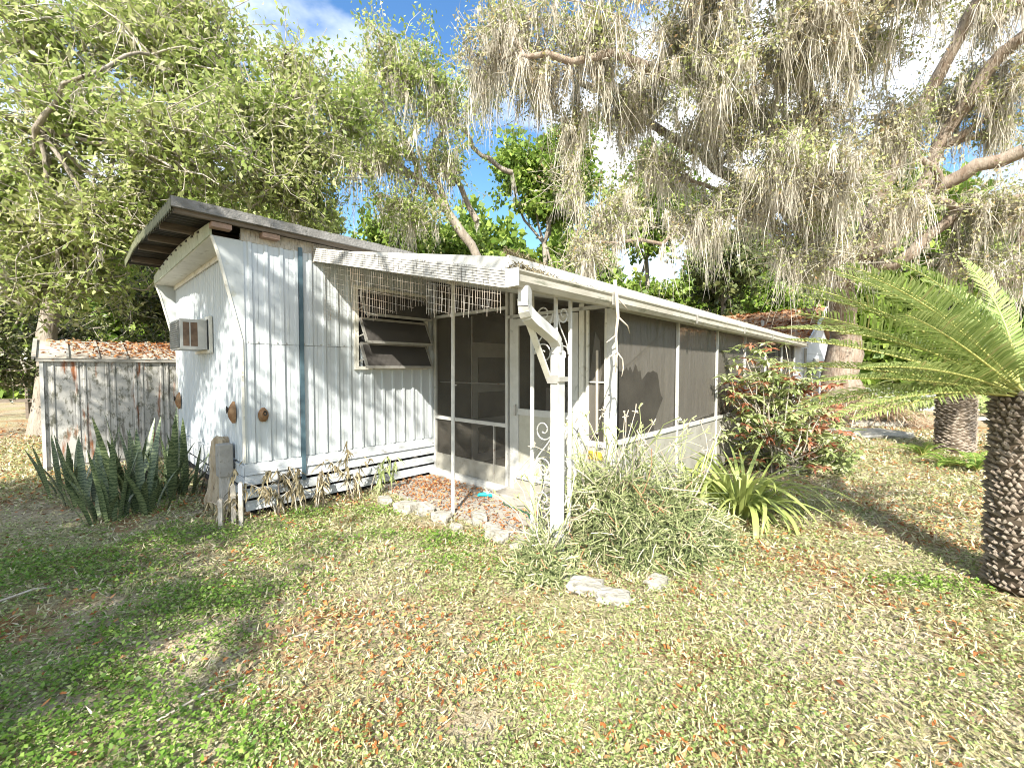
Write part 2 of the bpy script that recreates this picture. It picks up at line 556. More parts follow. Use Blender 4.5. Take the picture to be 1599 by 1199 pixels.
def house_frame(name, label, cat, group=None):
    return thing(name, label, cat, (JX, JY, 0), TH, group)


def at(px, py, Y):
    """the place seen at photograph pixel px, py and Y metres ahead"""
    p = math.atan(23.5 / 660)
    a, b = (px - 799.5) / 660, -(py - 599.5) / 660
    r = np.array([a, math.cos(p) + b * math.sin(p), -math.sin(p) + b * math.cos(p)])
    return np.array([0, 0, CAMZ]) + r * Y / r[1]


def gnd(px, py):
    p = math.atan(23.5 / 660)
    a, b = (px - 799.5) / 660, -(py - 599.5) / 660
    r = np.array([a, math.cos(p) + b * math.sin(p), -math.sin(p) + b * math.cos(p)])
    return r * (-CAMZ / r[2])


# ------------------------------------------------------------------ ground
rng = np.random.default_rng(7)
g = np.linspace(-1, 1, 161)
gx = np.sign(g) * np.abs(g) ** 2.2 * 260
X, Y = np.meshgrid(gx, gx)
Z = 0.012 * np.sin(X * 1.7 + 0.6 * Y) * np.cos(Y * 1.3) - 0.014
ii = np.arange(160)
I, J_ = np.meshgrid(ii, ii)
q = (J_ * 161 + I).ravel()
ground = np_mesh("ground", np.stack([X, Y, Z], -1).reshape(-1, 3), np.stack([q, q + 1, q + 162, q + 161], 1), SOIL, kind="structure", smooth=True)

patio = MB().prism([(-1.02, -0.02), (-0.02, -0.02), (-0.02, -2.75), (-1.02, -2.75)], 2, -0.05, 0.02)
po = patio.build("patio", CONC, kind="structure")
po.location, po.rotation_euler = (JX, JY, 0), (0, 0, TH)

# ------------------------------------------------------------------ the mobile home
home = house_frame("mobile_home", "white ribbed mobile home with a flared end and grey over-roof, left of the screened porch", "mobile home")
U0, WT = -2.6, 3.8          # end, width


def rib_panel(w, h, rib=0.03, d=0.02, n=1):
    """a siding sheet in the x-z plane facing -y, with n standing ribs"""
    m = MB()
    pr = [(0.0, 0.0)]
    for i in range(n):
        x = w * (i + 0.5) / n - rib / 2
        pr += [(x - 0.012, 0.0), (x, -d), (x + rib, -d), (x + rib + 0.012, 0.0)]
    pr += [(w - 0.0025, 0.0)]
    for i in range(len(pr) - 1):
        (xa, ya), (xb, yb) = pr[i], pr[i + 1]
        m.add([(xa, ya, 0), (xb, yb, 0), (xb, yb, h), (xa, ya, h)], [(0, 1, 2, 3)])
    m.add([(0, 0, 0), (w - 0.0025, 0, 0), (w - 0.0025, 0.012, 0), (0, 0.012, 0)], [(0, 1, 2, 3)])
    return m


def siding_mesh(w, h, n, d=0.02, rib=0.03, mat=WHITE):
    me = bpy.data.meshes.new("siding_panel")
    m = rib_panel(w, h, rib, d, n)
    me.from_pydata(m.v, [], m.f)
    me.materials.append(mat)
    me.update()
    return me


SP = 2.6 / 16
lo_me, hi_me = siding_mesh(SP, 1.34, 1), siding_mesh(SP, 1.12, 1)
for i in range(16):
    for me, z in ((lo_me, 0.59), (hi_me, 1.935)):
        x = U0 + i * SP
        if z > 1 and -1.36 < x < -0.22:
            continue                      # behind the window above the seam
        o = link("siding_panel", me, home)
        o.location = (x, 0.0 if z < 1 else -0.004, z)
# siding round the window: above and between
for x0, w in ((-1.325, 1.17),):
    o = link("siding_panel", siding_mesh(w, 0.28, 7), home)
    o.location = (x0, -0.002, 2.762)
o = link("siding_panel", siding_mesh(0.152, 1.12, 1), home)
o.location = (-0.154, -0.004, 1.935)
MB().box(U0, 0, 0.014, 0.03, 0.55, 3.14).build("wall", WHITE, home)
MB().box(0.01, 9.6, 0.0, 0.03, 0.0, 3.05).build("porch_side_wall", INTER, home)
MB().box(U0, 9.6, WT - 0.03, WT, 0.0, 3.05).build("rear_wall", WHITE, home)
MB().box(U0, 0, -0.012, 0.012, 3.055, 3.19).build("top_trim", GREYW, home)
# screw heads along the seam
s = MB()
for i in range(26):
    x = U0 + 0.05 + i * 0.1
    if not -1.33 < x < -0.15:
        s.box(x - 0.006, x + 0.006, -0.012, -0.004, 1.945, 1.957)
s.build("seam_screws", ALU, home, kind="stuff")
MB().box(-2.01, -1.965, -0.04, -0.021, 0.30, 3.10).build("trim_strip", BLUE, home, "blue grey vertical trim strip")

# end wall with fluted panels
pw = WT / 12
em = siding_mesh(pw, 2.46, 3, 0.012, 0.018)
for i in range(12):
    o = link("end_panel", em, home)
    o.rotation_euler = (0, 0, R(-90))
    o.location = (U0, pw * (i + 1), 0.59)
MB().box(U0 + 0.014, U0 + 0.03, 0.03, WT - 0.03, 0.55, 3.1).build("end_wall", WHITE, home)


def wing(b0, b1):
    """a tapering flare that closes the overhang at the side"""
    return MB().prism([(U0 + 0.02, 0.60), (U0 - 0.005, 0.60), (U0 - 0.005, 1.95), (-2.80, 2.85), (-2.862, 3.05), (U0 + 0.02, 3.05)], 1, b0, b1)


wing(-0.015, 0.011).build("wing", WING, home)
wing(WT - 0.011, WT + 0.015).build("wing", WING, home)
for b in (-0.02, WT - 0.016):
    e = MB()
    for (p, q2) in (((U0 - 0.012, 0.6), (U0 - 0.012, 1.95)), ((U0 - 0.012, 1.95), (-2.806, 2.85)), ((-2.806, 2.85), (-2.868, 3.05))):
        e.bar((p[0], b + 0.018, p[1]), (q2[0], b + 0.018, q2[1]), 0.045, 0.02)
    e.build("wing_edge", CREAM, home)
MB().box(-2.87, U0 + 0.01, 0.012, WT - 0.012, 3.05, 3.062).build("soffit", CREAM, home)
MB().box(U0 - 0.03, U0 - 0.012, 0.012, WT - 0.012, 2.985, 3.05).build("soffit_trim", CREAM, home)
# arched end trim
arch = [(0, 3.055), (WT, 3.055)] + [(WT * (1 - t), 3.18 + 0.085 * math.sin(math.pi * t)) for t in np.linspace(0, 1, 15)]
MB().prism(arch, 0, -2.885, -2.862).build("arched_trim", GREEN_ARCH, home)
sv = MB()  # wavy dark marks along the arched trim
for i in range(9):
    b = 0.5 + i * 0.33
    z = 3.18 + 0.085 * math.sin(math.pi * b / WT)
    sv.prism([(b - 0.05, z - 0.045), (b + 0.05, z - 0.03), (b + 0.03, z - 0.012), (b - 0.04, z - 0.02)], 0, -2.893, -2.886)
sv.build("arch_marks", DARKW, home, kind="stuff")
# over-roof: corrugated sheet on purlins
ru = np.array([-3.215, -3.0, -2.6, 0, 4, 9.9])
bs = np.linspace(-0.17, 4.0, 140)


def roof_z(b):
    return np.interp(b, [-0.2, 1.2, 2.3, 2.9, 4.05], [3.295, 3.375, 3.465, 3.475, 3.415])


wav = 0.014 * np.sign(np.sin(bs * 2 * np.pi / 0.12))
top, bot = MB(), MB()
for (mm, dz) in ((top, 0.0), (bot, -0.045)):
    vs = [(u, b, z + dz) for u in (-3.215, 9.9) for b, z in zip(bs, roof_z(bs) + wav)]
    k = len(bs)
    mm.add(vs, [(i, i + 1, i + 1 + k, i + k) for i in range(k - 1)])
top.build("roof", TAR, home)
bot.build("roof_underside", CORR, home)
e = MB()
vs = [(-3.222, b, z) for b, z in zip(bs, roof_z(bs) + wav)] + [(-3.222, b, z - 0.11) for b, z in zip(bs, roof_z(bs) + wav)]
e.add(vs, [(i, i + 1, i + 1 + k, i + k) for i in range(k - 1)])
vs = [(-3.205, b, z) for b, z in zip(bs, roof_z(bs) + wav)] + [(-3.205, b, z - 0.11) for b, z in zip(bs, roof_z(bs) + wav)]
e.add(vs, [(i + k, i + 1 + k, i + 1, i) for i in range(k - 1)])
e.build("roof_end_edge", EDGEG, home)
fa = MB()
rf = random.Random(5)
xs = [-3.225 + i * 0.2 for i in range(66)]
for x0, x1 in zip(xs[:-1], xs[1:]):
    fa.add([(x0, -0.20, 3.212), (x1, -0.20, 3.212), (x1, -0.195, 3.31 + rf.uniform(-0.006, 0.006)), (x0, -0.195, 3.31), (x0, -0.14, 3.325), (x1, -0.14, 3.325), (x0, -0.15, 3.212), (x1, -0.15, 3.212)],
           [(0, 1, 2, 3), (3, 2, 5, 4), (6, 7, 1, 0), (4, 5, 7, 6)])
fa.build("fascia", TAR, home)
MB().box(-3.2, 9.8, -0.149, -0.11, 3.17, 3.215).build("eave_batten", WOOD, home)
for b in (0.75, 1.65, 2.55, 3.4):
    z = float(roof_z(b)) - 0.05
    MB().box(-3.19, -2.3, b - 0.03, b + 0.03, z - 0.09, z - 0.008).build("purlin", WOOD, home)
for u in (-2.80, -2.33):
    m = MB().box(u - 0.09, u + 0.09, -0.13, -0.02, 3.115, 3.165)
    m.box(u - 0.04, u + 0.05, -0.12, -0.03, 3.166, 3.212)
    m.build("spacer_block", BLOCKW, home)

# skirting
MB().box(U0 + 0.06, -0.02, 0.075, 0.09, 0.0, 0.56).build("skirt_dark_sheet", DARK, home)  # sheet coloured near black to give the darkness under the home
MB().box(U0 + 0.075, U0 + 0.09, 0.09, WT, 0.0, 0.56).build("skirt_dark_sheet", DARK, home)
for z0, z1 in ((0.46, 0.585), (0.345, 0.45), (0.20, 0.305), (0.06, 0.165)):
    tilt = 0.012
    MB().prism([(-0.028, z0), (-0.006, z0 - 0.002), (-0.006 + tilt, z1), (-0.02 + tilt, z1)], 0, U0 - 0.01, -0.015).build("skirt_slat", SKIRT, home)
    if z0 > 0.15:
        MB().box(U0 - 0.012, U0 + 0.012, 0.02, 3.6, z0 - 0.02, z1 - 0.02).build("skirt_slat", SKIRT, home)
for u in (-2.28, -1.3, -0.35):
    MB().box(u - 0.03, u + 0.03, 0.02, 0.07, 0.0, 0.56).build("skirt_stud", GREYW, home)

# awning window
wf = MB()
u0, u1, z0, z1 = -1.32, -0.158, 1.64, 2.755
wf.box(u0, u0 + 0.05, -0.05, 0.0, z0, z1).box(u1 - 0.05, u1, -0.05, 0.0, z0, z1).box(u0 + 0.05, u1 - 0.05, -0.05, 0.0, z0, z0 + 0.045).box(u0 + 0.05, u1 - 0.05, -0.05, 0.0, z1 - 0.045, z1)
win = wf.build("window", CREAM, home)
MB().box(u0 + 0.05, u1 - 0.05, -0.012, -0.006, z0 + 0.045, z1 - 0.045).build("dark_opening", DARK, win)  # near-black sheet in place of the unlit room
for zt in (2.68, 2.32, 1.99):
    h, out = 0.315, 0.17
    a, b2 = np.array([0, -0.052, zt]), np.array([0, -0.052 - out, zt - h])
    fr = MB()
    x0, x1 = u0 + 0.075, u1 - 0.05
    for x in (x0, x1):
        fr.bar((x, a[1], a[2]), (x, b2[1], b2[2]), 0.035, 0.02)
    for e_ in (a, b2):
        fr.bar((x0, e_[1], e_[2]), (x1, e_[1], e_[2]), 0.02, 0.035)
    fr.build("louvre_frame", ALU, win)
    d = (b2 - a)
    nrm = np.array([0, d[2], -d[1]]) / np.linalg.norm(d) * 0.003
    p0, p1 = a + d * 0.05, b2 - d * 0.05
    MB().add([(x0 + 0.017, *(p0 - nrm)[1:]), (x1 - 0.017, *(p0 - nrm)[1:]), (x1 - 0.017, *(p1 - nrm)[1:]), (x0 + 0.017, *(p1 - nrm)[1:]),
              (x0 + 0.017, *(p0 + nrm)[1:]), (x1 - 0.017, *(p0 + nrm)[1:]), (x1 - 0.017, *(p1 + nrm)[1:]), (x0 + 0.017, *(p1 + nrm)[1:])],
             [(0, 1, 2, 3), (7, 6, 5, 4), (0, 4, 5, 1), (2, 6, 7, 3), (1, 5, 6, 2), (0, 3, 7, 4)]).build("pane", GLASS, win)
    # the operator arms
    ar = MB()
    for x in (x0 - 0.012, x1 + 0.012):
        ar.bar((x, -0.03, zt - h * 0.75), (x, b2[1] * 0.7, b2[2] + 0.1), 0.008, 0.018)
    ar.build("louvre_arm", ALU, win)

# end wall window frame behind the air conditioner
ef = MB()
ef.box(U0 - 0.045, U0 - 0.013, 1.28, 1.33, 1.86, 2.34).box(U0 - 0.045, U0 - 0.013, 1.33, 2.2, 2.30, 2.34).box(U0 - 0.045, U0 - 0.013, 1.33, 2.2, 1.86, 1.90)
ef.build("end_window_frame", CREAM, home)
ac = house_frame("air_conditioner", "white boxy window air conditioner sticking out of the flared end wall", "air conditioner")
ax0, ax1, ay0, ay1, az0, az1 = -2.93, -2.645, 1.42, 2.08, 1.905, 2.295
b_ = MB()
b_.box(ax0, ax1, ay0 + 0.014, ay1, az0, az1)
b_.box(ax0, ax1, ay0, ay0 + 0.013, az0, az0 + 0.04).box(ax0, ax1, ay0, ay0 + 0.013, az1 - 0.04, az1).box(ax0, ax0 + 0.03, ay0, ay0 + 0.013, az0 + 0.04, az1 - 0.04)
b_.box(ax0 + 0.098, ax0 + 0.11, ay0, ay0 + 0.013, az0 + 0.04, az1 - 0.04).box(ax0 + 0.185, ax1, ay0, ay0 + 0.013, az0 + 0.04, az1 - 0.04)
b_.build("case", TRIM, ac)
for x0, x1 in ((ax0 + 0.031, ax0 + 0.097), (ax0 + 0.111, ax0 + 0.184)):
    MB().box(x0, x1, ay0 + 0.006, ay0 + 0.013, az0 + 0.041, az1 - 0.041).build("side_vent", ACGL, ac)
gr = MB()
gr.box(ax0 - 0.012, ax0 - 0.001, ay0 + 0.03, ay1 - 0.03, az0 + 0.02, az1 - 0.02)
for i in range(12):
    z = az0 + 0.03 + i * 0.028
    gr.box(ax0 - 0.02, ax0 - 0.012, ay0 + 0.04, ay1 - 0.04, z, z + 0.012)
gr.build("rear_grille", surf("grey_grille", (0.16, 0.17, 0.16), (0.22, 0.22, 0.2), None, 9, 0.6), ac)

# clay pieces on the wall
ORN = [("brown clay wall pocket hung beside the corner of the end wall", (U0 - 0.02, 0.30, 1.15), 0, 0.065, 0.125), ("pale tan clay wall pocket with a dark hollow, hung on the side wall", (-2.42, -0.02, 1.13), 1, 0.055, 0.08),
       ("orange clay wall pocket at the far edge of the end wall", (U0 - 0.02, 3.55, 1.12), 0, 0.07, 0.14)]
for lab, (u, b, z), side, w, h in ORN:
    t = thing("wall_pocket", lab, "wall pocket", tuple(W(u, b, z)), TH + (R(-90) if side == 0 else 0), "clay wall pockets")
    m = MB()
    rows, cols = 7, 10
    vs = []
    for i in range(rows + 1):
        f = i / rows
        ww = w * math.sin(math.pi * (0.1 + 0.85 * f)) ** 0.7
        for j in range(cols + 1):
            a = math.pi * j / cols
            vs.append((ww * math.cos(a), -0.07 * math.sin(a) * math.sin(math.pi * (0.12 + 0.8 * f)) - 0.002, -h + 2 * h * f))
    k = cols + 1
    m.add(vs, [(r * k + c, r * k + c + 1, (r + 1) * k + c + 1, (r + 1) * k + c) for r in range(rows) for c in range(cols)])
    m.build("bowl", TERRA, t, smooth=True)
    MB().add([(w * 0.42 * math.cos(a), -0.082, h * 0.28 + h * 0.36 * math.sin(a)) for a in np.linspace(0, 2 * math.pi, 11)[:-1]] + [(0, -0.05, h * 0.28)],
             [(i, (i + 1) % 10, 10) for i in range(10)]).build("opening", DARKW, t)

# ------------------------------------------------------------------ the screened porch
porch = house_frame("screened_porch", "screened porch with a white metal roof, gutter and dark insect screens along the home", "porch")
PW = 3.15


def proof(b, dz=0.0):          # underside of the porch roof
    return 2.977 + 0.2275 * b + dz


# roof slab
rt = MB()
rt.add([(-1.80, 0.02, 3.12), (9.7, 0.02, 3.12), (9.7, -3.28, 2.448), (-1.80, -3.28, 2.448), (-1.80, 0.02, 3.0), (9.7, 0.02, 3.0), (9.7, -3.28, 2.25), (-1.80, -3.28, 2.25)],
       [(0, 3, 2, 1), (4, 5, 6, 7), (0, 1, 5, 4), (1, 2, 6, 5), (2, 3, 7, 6), (3, 0, 4, 7)])
rt.build("porch_roof", TRIM, porch)
# ribbed end edge: seven stacked ribs
ed = MB()
for i in range(7):
    f0, f1 = i / 7, (i + 0.78) / 7
    za0, za1 = 2.977 + 0.165 * f0, 2.977 + 0.165 * f1
    zb0, zb1 = 2.215 + 0.135 * f0, 2.215 + 0.135 * f1
    ed.add([(-1.835, 0.0, za0), (-1.835, -3.32, zb0), (-1.835, -3.32, zb1), (-1.835, 0.0, za1), (-1.81, 0.0, za0), (-1.81, -3.32, zb0), (-1.81, -3.32, zb1), (-1.81, 0.0, za1)],
           [(0, 1, 2, 3), (4, 7, 6, 5), (0, 4, 5, 1), (3, 2, 6, 7), (0, 3, 7, 4), (1, 5, 6, 2)])
ed.add([(-1.812, 0, 2.977), (-1.812, -3.32, 2.215), (-1.812, -3.32, 2.352), (-1.812, 0, 3.142), (-1.8, 0, 2.977), (-1.8, -3.32, 2.215), (-1.8, -3.32, 2.352), (-1.8, 0, 3.142)],
       [(0, 1, 2, 3), (4, 7, 6, 5), (0, 4, 5, 1), (3, 2, 6, 7), (0, 3, 7, 4), (1, 5, 6, 2)])
ed.build("roof_end_edge", EDGER, porch)
MB().box(-1.838, -1.806, -0.03, 0.0, 2.955, 3.155).build("edge_cap", GREYW, porch)
MB().box(-1.80, 9.7, -3.30, -3.28, 2.25, 2.455).build("eave_fascia", TRIM, porch)
# gutter in lengths with open top
gl = [-1.83, -0.55, 1.55, 3.7, 5.7, 7.7, 9.66]
for i, (a, b) in enumerate(zip(gl[:-1], gl[1:])):
    dz = 0.004 * (i % 2)
    prof = [(-3.30, 2.335 + dz), (-3.303, 2.225 + dz), (-3.375, 2.222 + dz), (-3.405, 2.26 + dz), (-3.405, 2.305 + dz), (-3.42, 2.325 + dz), (-3.42, 2.338 + dz), (-3.405, 2.338 + dz), (-3.395, 2.31 + dz), (-3.393, 2.264 + dz), (-3.37, 2.236 + dz), (-3.312, 2.238 + dz), (-3.312, 2.335 + dz)]
    MB().prism(prof, 0, a, b - 0.004).build("gutter", GUTM, porch)
    if i:
        MB().prism([(-3.41, 2.23), (-3.424, 2.23), (-3.426, 2.344), (-3.41, 2.344)], 0, a - 0.012, a + 0.012).build("gutter_strap", ALU, porch)
MB().box(-1.842, -1.83, -3.425, -3.30, 2.22, 2.345).build("gutter_end_cap", TRIM, porch)
# downspout: outlet, elbows, pipe along the corner column
ds = MB()


def pipe(m, pts, w, h):
    for p, q2 in zip(pts[:-1], pts[1:]):
        m.bar(p, q2, w, h, up=(0.4, -0.9, 0.1))


pipe(ds, [(-1.69, -3.355, 2.24), (-1.69, -3.352, 2.10)], 0.095, 0.075)
for i in range(5):
    a0, a1 = i / 5, (i + 1) / 5
    f = lambda s: (-1.69 + 0.12 * s * s, -3.352 + 0.02 * s, 2.11 - 0.10 * s)
    pipe(ds, [f(a0), f(a1 + 0.15)], 0.097 + 0.006 * (i % 2), 0.077 + 0.004 * (i % 2))
pipe(ds, [(-1.58, -3.335, 2.02), (-1.235, -3.275, 1.90)], 0.094, 0.074)
pipe(ds, [(-1.26, -3.277, 1.915), (-1.19, -3.265, 1.855), (-1.175, -3.263, 1.79)], 0.1, 0.079)
ds.bar((-1.175, -3.263, 1.80), (-1.175, -3.263, 0.02), 0.075, 0.095)
ds.build("downspout", TRIM, porch)
m = MB().bar((-1.68, -3.3, 2.16), (-1.2, -3.2, 1.55), 0.05, 0.02)
m.build("corner_brace", CREAM, porch)
MB().box(-1.225, -1.11, -3.32, -3.19, 1.545, 1.585).box(-1.235, -1.225, -3.30, -3.20, 1.53, 1.60).build("downspout_strap", ALU, porch)

# end wall of the porch (u = 0)
fx0, fx1 = -0.035, 0.015


def ebar(b0, b1, z0, z1, name="end_rail", mat=TRIM, t=(fx0, fx1), label=None):
    return MB().box(t[0], t[1], min(b0, b1), max(b0, b1), z0, z1).build(name, mat, porch, label)


def etop(b):
    return proof(b) + 0.02


def esheet(b0, b1, z0, name, mat, u=-0.008):
    return MB().add([(u, b0, z0), (u, b1, z0), (u, b1, etop(b1)), (u, b0, etop(b0))], [(0, 1, 2, 3)]).build(name, mat, porch)


ebar(-0.05, -0.012, 0.02, 2.95, "end_post")
ebar(-1.56, -1.60, 0.02, etop(-1.6), "end_post")
ebar(-1.64, -1.70, 0.02, etop(-1.7), "door_jamb")
ebar(-2.70, -2.76, 0.02, etop(-2.76), "door_jamb", CREAM)
ebar(-0.05, -1.56, 0.885, 0.935)
ebar(-0.05, -1.56, 2.42, 2.46)
ebar(-1.60, -3.05, 2.295, 2.335)
esheet(-0.05, -1.56, 0.936, "end_screen", SCREEN)
MB().add([(-0.008, -0.05, 0.36), (-0.008, -1.56, 0.36), (-0.008, -1.56, 0.884), (-0.008, -0.05, 0.884)], [(0, 1, 2, 3)]).build("end_screen", SCREEN, porch)
MB().add([(-0.008, -1.70, 2.336), (-0.008, -2.70, 2.336), (-0.008, -2.70, etop(-2.7)), (-0.008, -1.70, etop(-1.7))], [(0, 1, 2, 3)]).build("transom_screen", SCREEN, porch)
MB().box(-0.02, 0.0, -1.56, -0.05, 0.05, 0.36).build("kick_panel", KICK, porch)
MB().box(-0.03, 0.01, -1.34, -1.325, 0.05, 0.885).build("screen_stile", SHEDTRIM, porch)
cb = MB()
cb.tube([(-0.06, 0.0, 0.065), (-0.06, -0.8, 0.062), (-0.06, -1.60, 0.06)], 0.065, 14)
cb.build("base_flashing", TRIM, porch, smooth=False)
# inside screens' thin cross wires seen through
MB().box(0.06, 0.075, -1.56, -0.05, 1.44, 1.455).box(0.06, 0.075, -0.80, -0.785, 0.94, 2.4).build("inner_screen_frame", SHEDTRIM, porch)

door = MB()
db0, db1, dz0, dz1 = -1.71, -2.69, 0.26, 2.28
for (a, b, c, d_) in ((db0, db0 - 0.085, dz0, dz1), (db1 + 0.085, db1, dz0, dz1), (db0 - 0.085, db1 + 0.085, dz1 - 0.09, dz1), (db0 - 0.085, db1 + 0.085, dz0, dz0 + 0.09), (db0 - 0.085, db1 + 0.085, 1.07, 1.15)):
    door.box(-0.045, -0.012, min(a, b), max(a, b), c, d_)
dr = door.build("storm_door", TRIM, porch)
MB().add([(-0.03, db0 - 0.085, 1.15), (-0.03, db1 + 0.085, 1.15), (-0.03, db1 + 0.085, dz1 - 0.09), (-0.03, db0 - 0.085, dz1 - 0.09)], [(0, 1, 2, 3)]).build("door_screen", SCREEN, dr)
MB().box(-0.032, -0.022, db1 + 0.085, db0 - 0.085, dz0 + 0.09, 1.07).build("door_panel", DOORP, dr)
gm = MB()
for i in range(11):
    b0 = db0 - 0.085 - 0.08 * i
    gm.bar((-0.036, b0, dz0 + 0.1), (-0.036, max(b0 - 0.78, db1 + 0.09), dz0 + 0.1 + min(0.78, b0 - db1 - 0.09)), 0.006, 0.006)
gm.build("door_lattice", CREAM, dr, kind="stuff")
MB().box(-0.075, -0.045, db0 - 0.03, db0 - 0.055, 1.06, 1.2).box(-0.06, -0.045, db0 - 0.015, db0 - 0.07, 1.10, 1.17).build("handle", ALU, dr)
MB().box(-0.02, 0.0, -2.70, -1.70, 0.03, 0.255).build("door_sill", KICK, porch)
# narrow side window by the door
sw = MB()
wb0, wb1 = -2.79, -3.05
for (a, b, c, d_) in ((wb0, wb0 - 0.03, 0.80, 2.29), (wb1 + 0.03, wb1, 0.80, 2.29), (wb0 - 0.03, wb1 + 0.03, 0.80, 0.86), (wb0 - 0.03, wb1 + 0.03, 1.50, 1.515)):
    sw.box(-0.03, 0.0, min(a, b), max(a, b), c, d_)
so = sw.build("side_window", CREAM, porch)
MB().add([(-0.012, wb0, 0.86), (-0.012, wb1, 0.86), (-0.012, wb1, 2.29), (-0.012, wb0, 2.29)], [(0, 1, 2, 3)]).build("side_screen", SCREEN, so)
fv = [(-0.006, wb0 - 0.03, 0.9), (-0.006, wb0 - 0.12, 0.9), (-0.005, wb0 - 0.14, 1.3), (0.004, wb0 - 0.18, 1.6), (-0.006, wb0 - 0.16, 1.95), (-0.006, wb0 - 0.10, 2.05), (0.0, wb0 - 0.05, 1.7), (-0.006, wb0 - 0.03, 1.55)]
MB().add(fv, [(0, 1, 2, 3), (0, 3, 6, 7), (3, 4, 5, 6)]).build("plastic_curtain", FILM, so)
MB().bar((-0.045, wb0 - 0.155, 0.95), (-0.045, wb0 - 0.15, 1.85), 0.025, 0.012).build("peeling_strip", DEADW, so)
MB().box(-0.02, 0.0, -3.05, -2.76, 0.05, 0.80).build("kick_panel", KICK, porch)
MB().box(-0.03, -0.02, -3.0, -2.83, 0.66, 0.75).build("yellow_board", YELLOW, porch)
MB().box(-0.05, -0.031, -3.13, -3.06, 0.0, 2.28).box(-0.05, 0.0, -3.16, -3.131, 0.0, 2.27).build("corner_post", POSTW, porch)
MB().box(-0.056, -0.0505, -3.10, -3.085, 1.37, 1.385).build("post_bolt", DARKW, porch)

# long side of the porch (b = -PW)
posts = [1.575 * k for k in range(1, 7)]
for u in posts:
    MB().box(u - 0.013, u + 0.013, -PW - 0.03, -PW + 0.006, 0.0, 2.27).build("side_post", TRIM, porch)
edges = [0.03] + posts
for i, (a, b) in enumerate(zip(edges[:-1], edges[1:])):
    a2, b2 = a + 0.02, b - 0.02
    MB().box(a2, b2, -PW - 0.03, -PW + 0.01, 0.845, 0.895).build("sill_rail", TRIM, porch)
    MB().add([(a2, -PW, 0.896), (b2, -PW, 0.896), (b2, -PW, 2.31), (a2, -PW, 2.31)], [(0, 1, 2, 3)]).build("side_screen", SCREEN, porch)
    MB().box(a2, b2, -PW - 0.012, -PW + 0.0, 0.05, 0.845).build("kick_panel", KICK, porch)
    MB().box(b2 - 0.13, b2 - 0.09, -PW + 0.05, -PW + 0.09, 0.9, 2.3).build("inner_stud", SHEDTRIM, porch)
MB().box(0.03, 9.45, -PW - 0.05, -PW + 0.02, 2.255, 2.31).build("head_rail", TRIM, porch)
# torn plastic film behind the first panels
jr = random.Random(11)


def film(name, poly, u, parent):
    m = MB()
    n_ = len(poly)
    m.add([(p[0], u + 0.006 * math.sin(7 * p[0] + 3 * p[1]), p[1]) for p in poly], [tuple(range(n_))])
    return m.build(name, FILM, parent)


def zig(p, q2, n_, amp):
    out = []
    for i in range(n_):
        t = i / n_
        out.append((p[0] + (q2[0] - p[0]) * t + jr.uniform(-amp, amp) * 0.35, p[1] + (q2[1] - p[1]) * t + jr.uniform(-amp, amp)))
    return out


hole = zig((0.06, 1.62), (0.62, 1.68), 12, 0.05) + zig((0.62, 1.55), (0.95, 1.63), 5, 0.05) + zig((0.95, 1.63), (1.22, 1.22), 6, 0.04)
film("plastic_film", [(0.05, 2.27)] + hole + [(0.92, 0.98), (0.95, 0.90), (1.54, 0.90), (1.54, 2.27)], -PW + 0.012, porch)
for k, (u0_, u1_) in enumerate(((1.6, 3.12), (3.18, 4.70), (4.75, 6.27))):
    film("plastic_film", [(u0_, 2.27), (u0_, 0.93 + 0.05 * k), (u0_ + 0.5, 0.90), (u1_, 0.95), (u1_, 2.27)], -PW + 0.012, porch)
# far end and inside
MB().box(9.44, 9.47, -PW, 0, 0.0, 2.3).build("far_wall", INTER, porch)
MB().box(0.0, 9.44, -PW + 0.02, -0.01, 0.0, 0.02).build("porch_floor", CONC, porch)
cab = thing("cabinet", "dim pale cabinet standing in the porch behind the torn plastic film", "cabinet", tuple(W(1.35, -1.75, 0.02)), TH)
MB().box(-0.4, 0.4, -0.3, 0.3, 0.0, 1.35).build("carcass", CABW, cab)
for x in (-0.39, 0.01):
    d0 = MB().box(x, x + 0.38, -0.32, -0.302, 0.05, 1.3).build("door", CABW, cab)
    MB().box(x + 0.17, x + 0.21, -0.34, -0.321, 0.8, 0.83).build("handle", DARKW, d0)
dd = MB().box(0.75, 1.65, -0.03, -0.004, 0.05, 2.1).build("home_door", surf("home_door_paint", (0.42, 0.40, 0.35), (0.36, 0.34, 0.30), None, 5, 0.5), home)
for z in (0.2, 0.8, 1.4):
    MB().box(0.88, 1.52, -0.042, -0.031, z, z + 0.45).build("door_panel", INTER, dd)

# wrought iron corner column, thin pole
col = house_frame("iron_column", "white wrought iron corner column with scrolls, behind the downspout", "column")
for u, b in ((-1.12, -3.2), (-1.12, -2.94), (-0.91, -3.2)):
    MB().box(u - 0.0125, u + 0.0125, b - 0.0125, b + 0.0125, 0.0, proof(b) + 0.005).build("bar", WROUGHT, col)


def scroll(cx, cz, r0, turns, start, sgn=1, n=26):
    return [(cx + sgn * (r0 * (1 - 0.78 * t)) * math.cos(start + turns * 2 * math.pi * t), cz + (r0 * (1 - 0.78 * t)) * math.sin(start + turns * 2 * math.pi * t)) for t in np.linspace(0, 1, n)]


def put(pts, axis):
    out = []
    for s_, z in pts:
        out.append((-1.12, -3.07 + s_, z) if axis == "b" else (-1.015 + s_, -3.2, z))
    return out


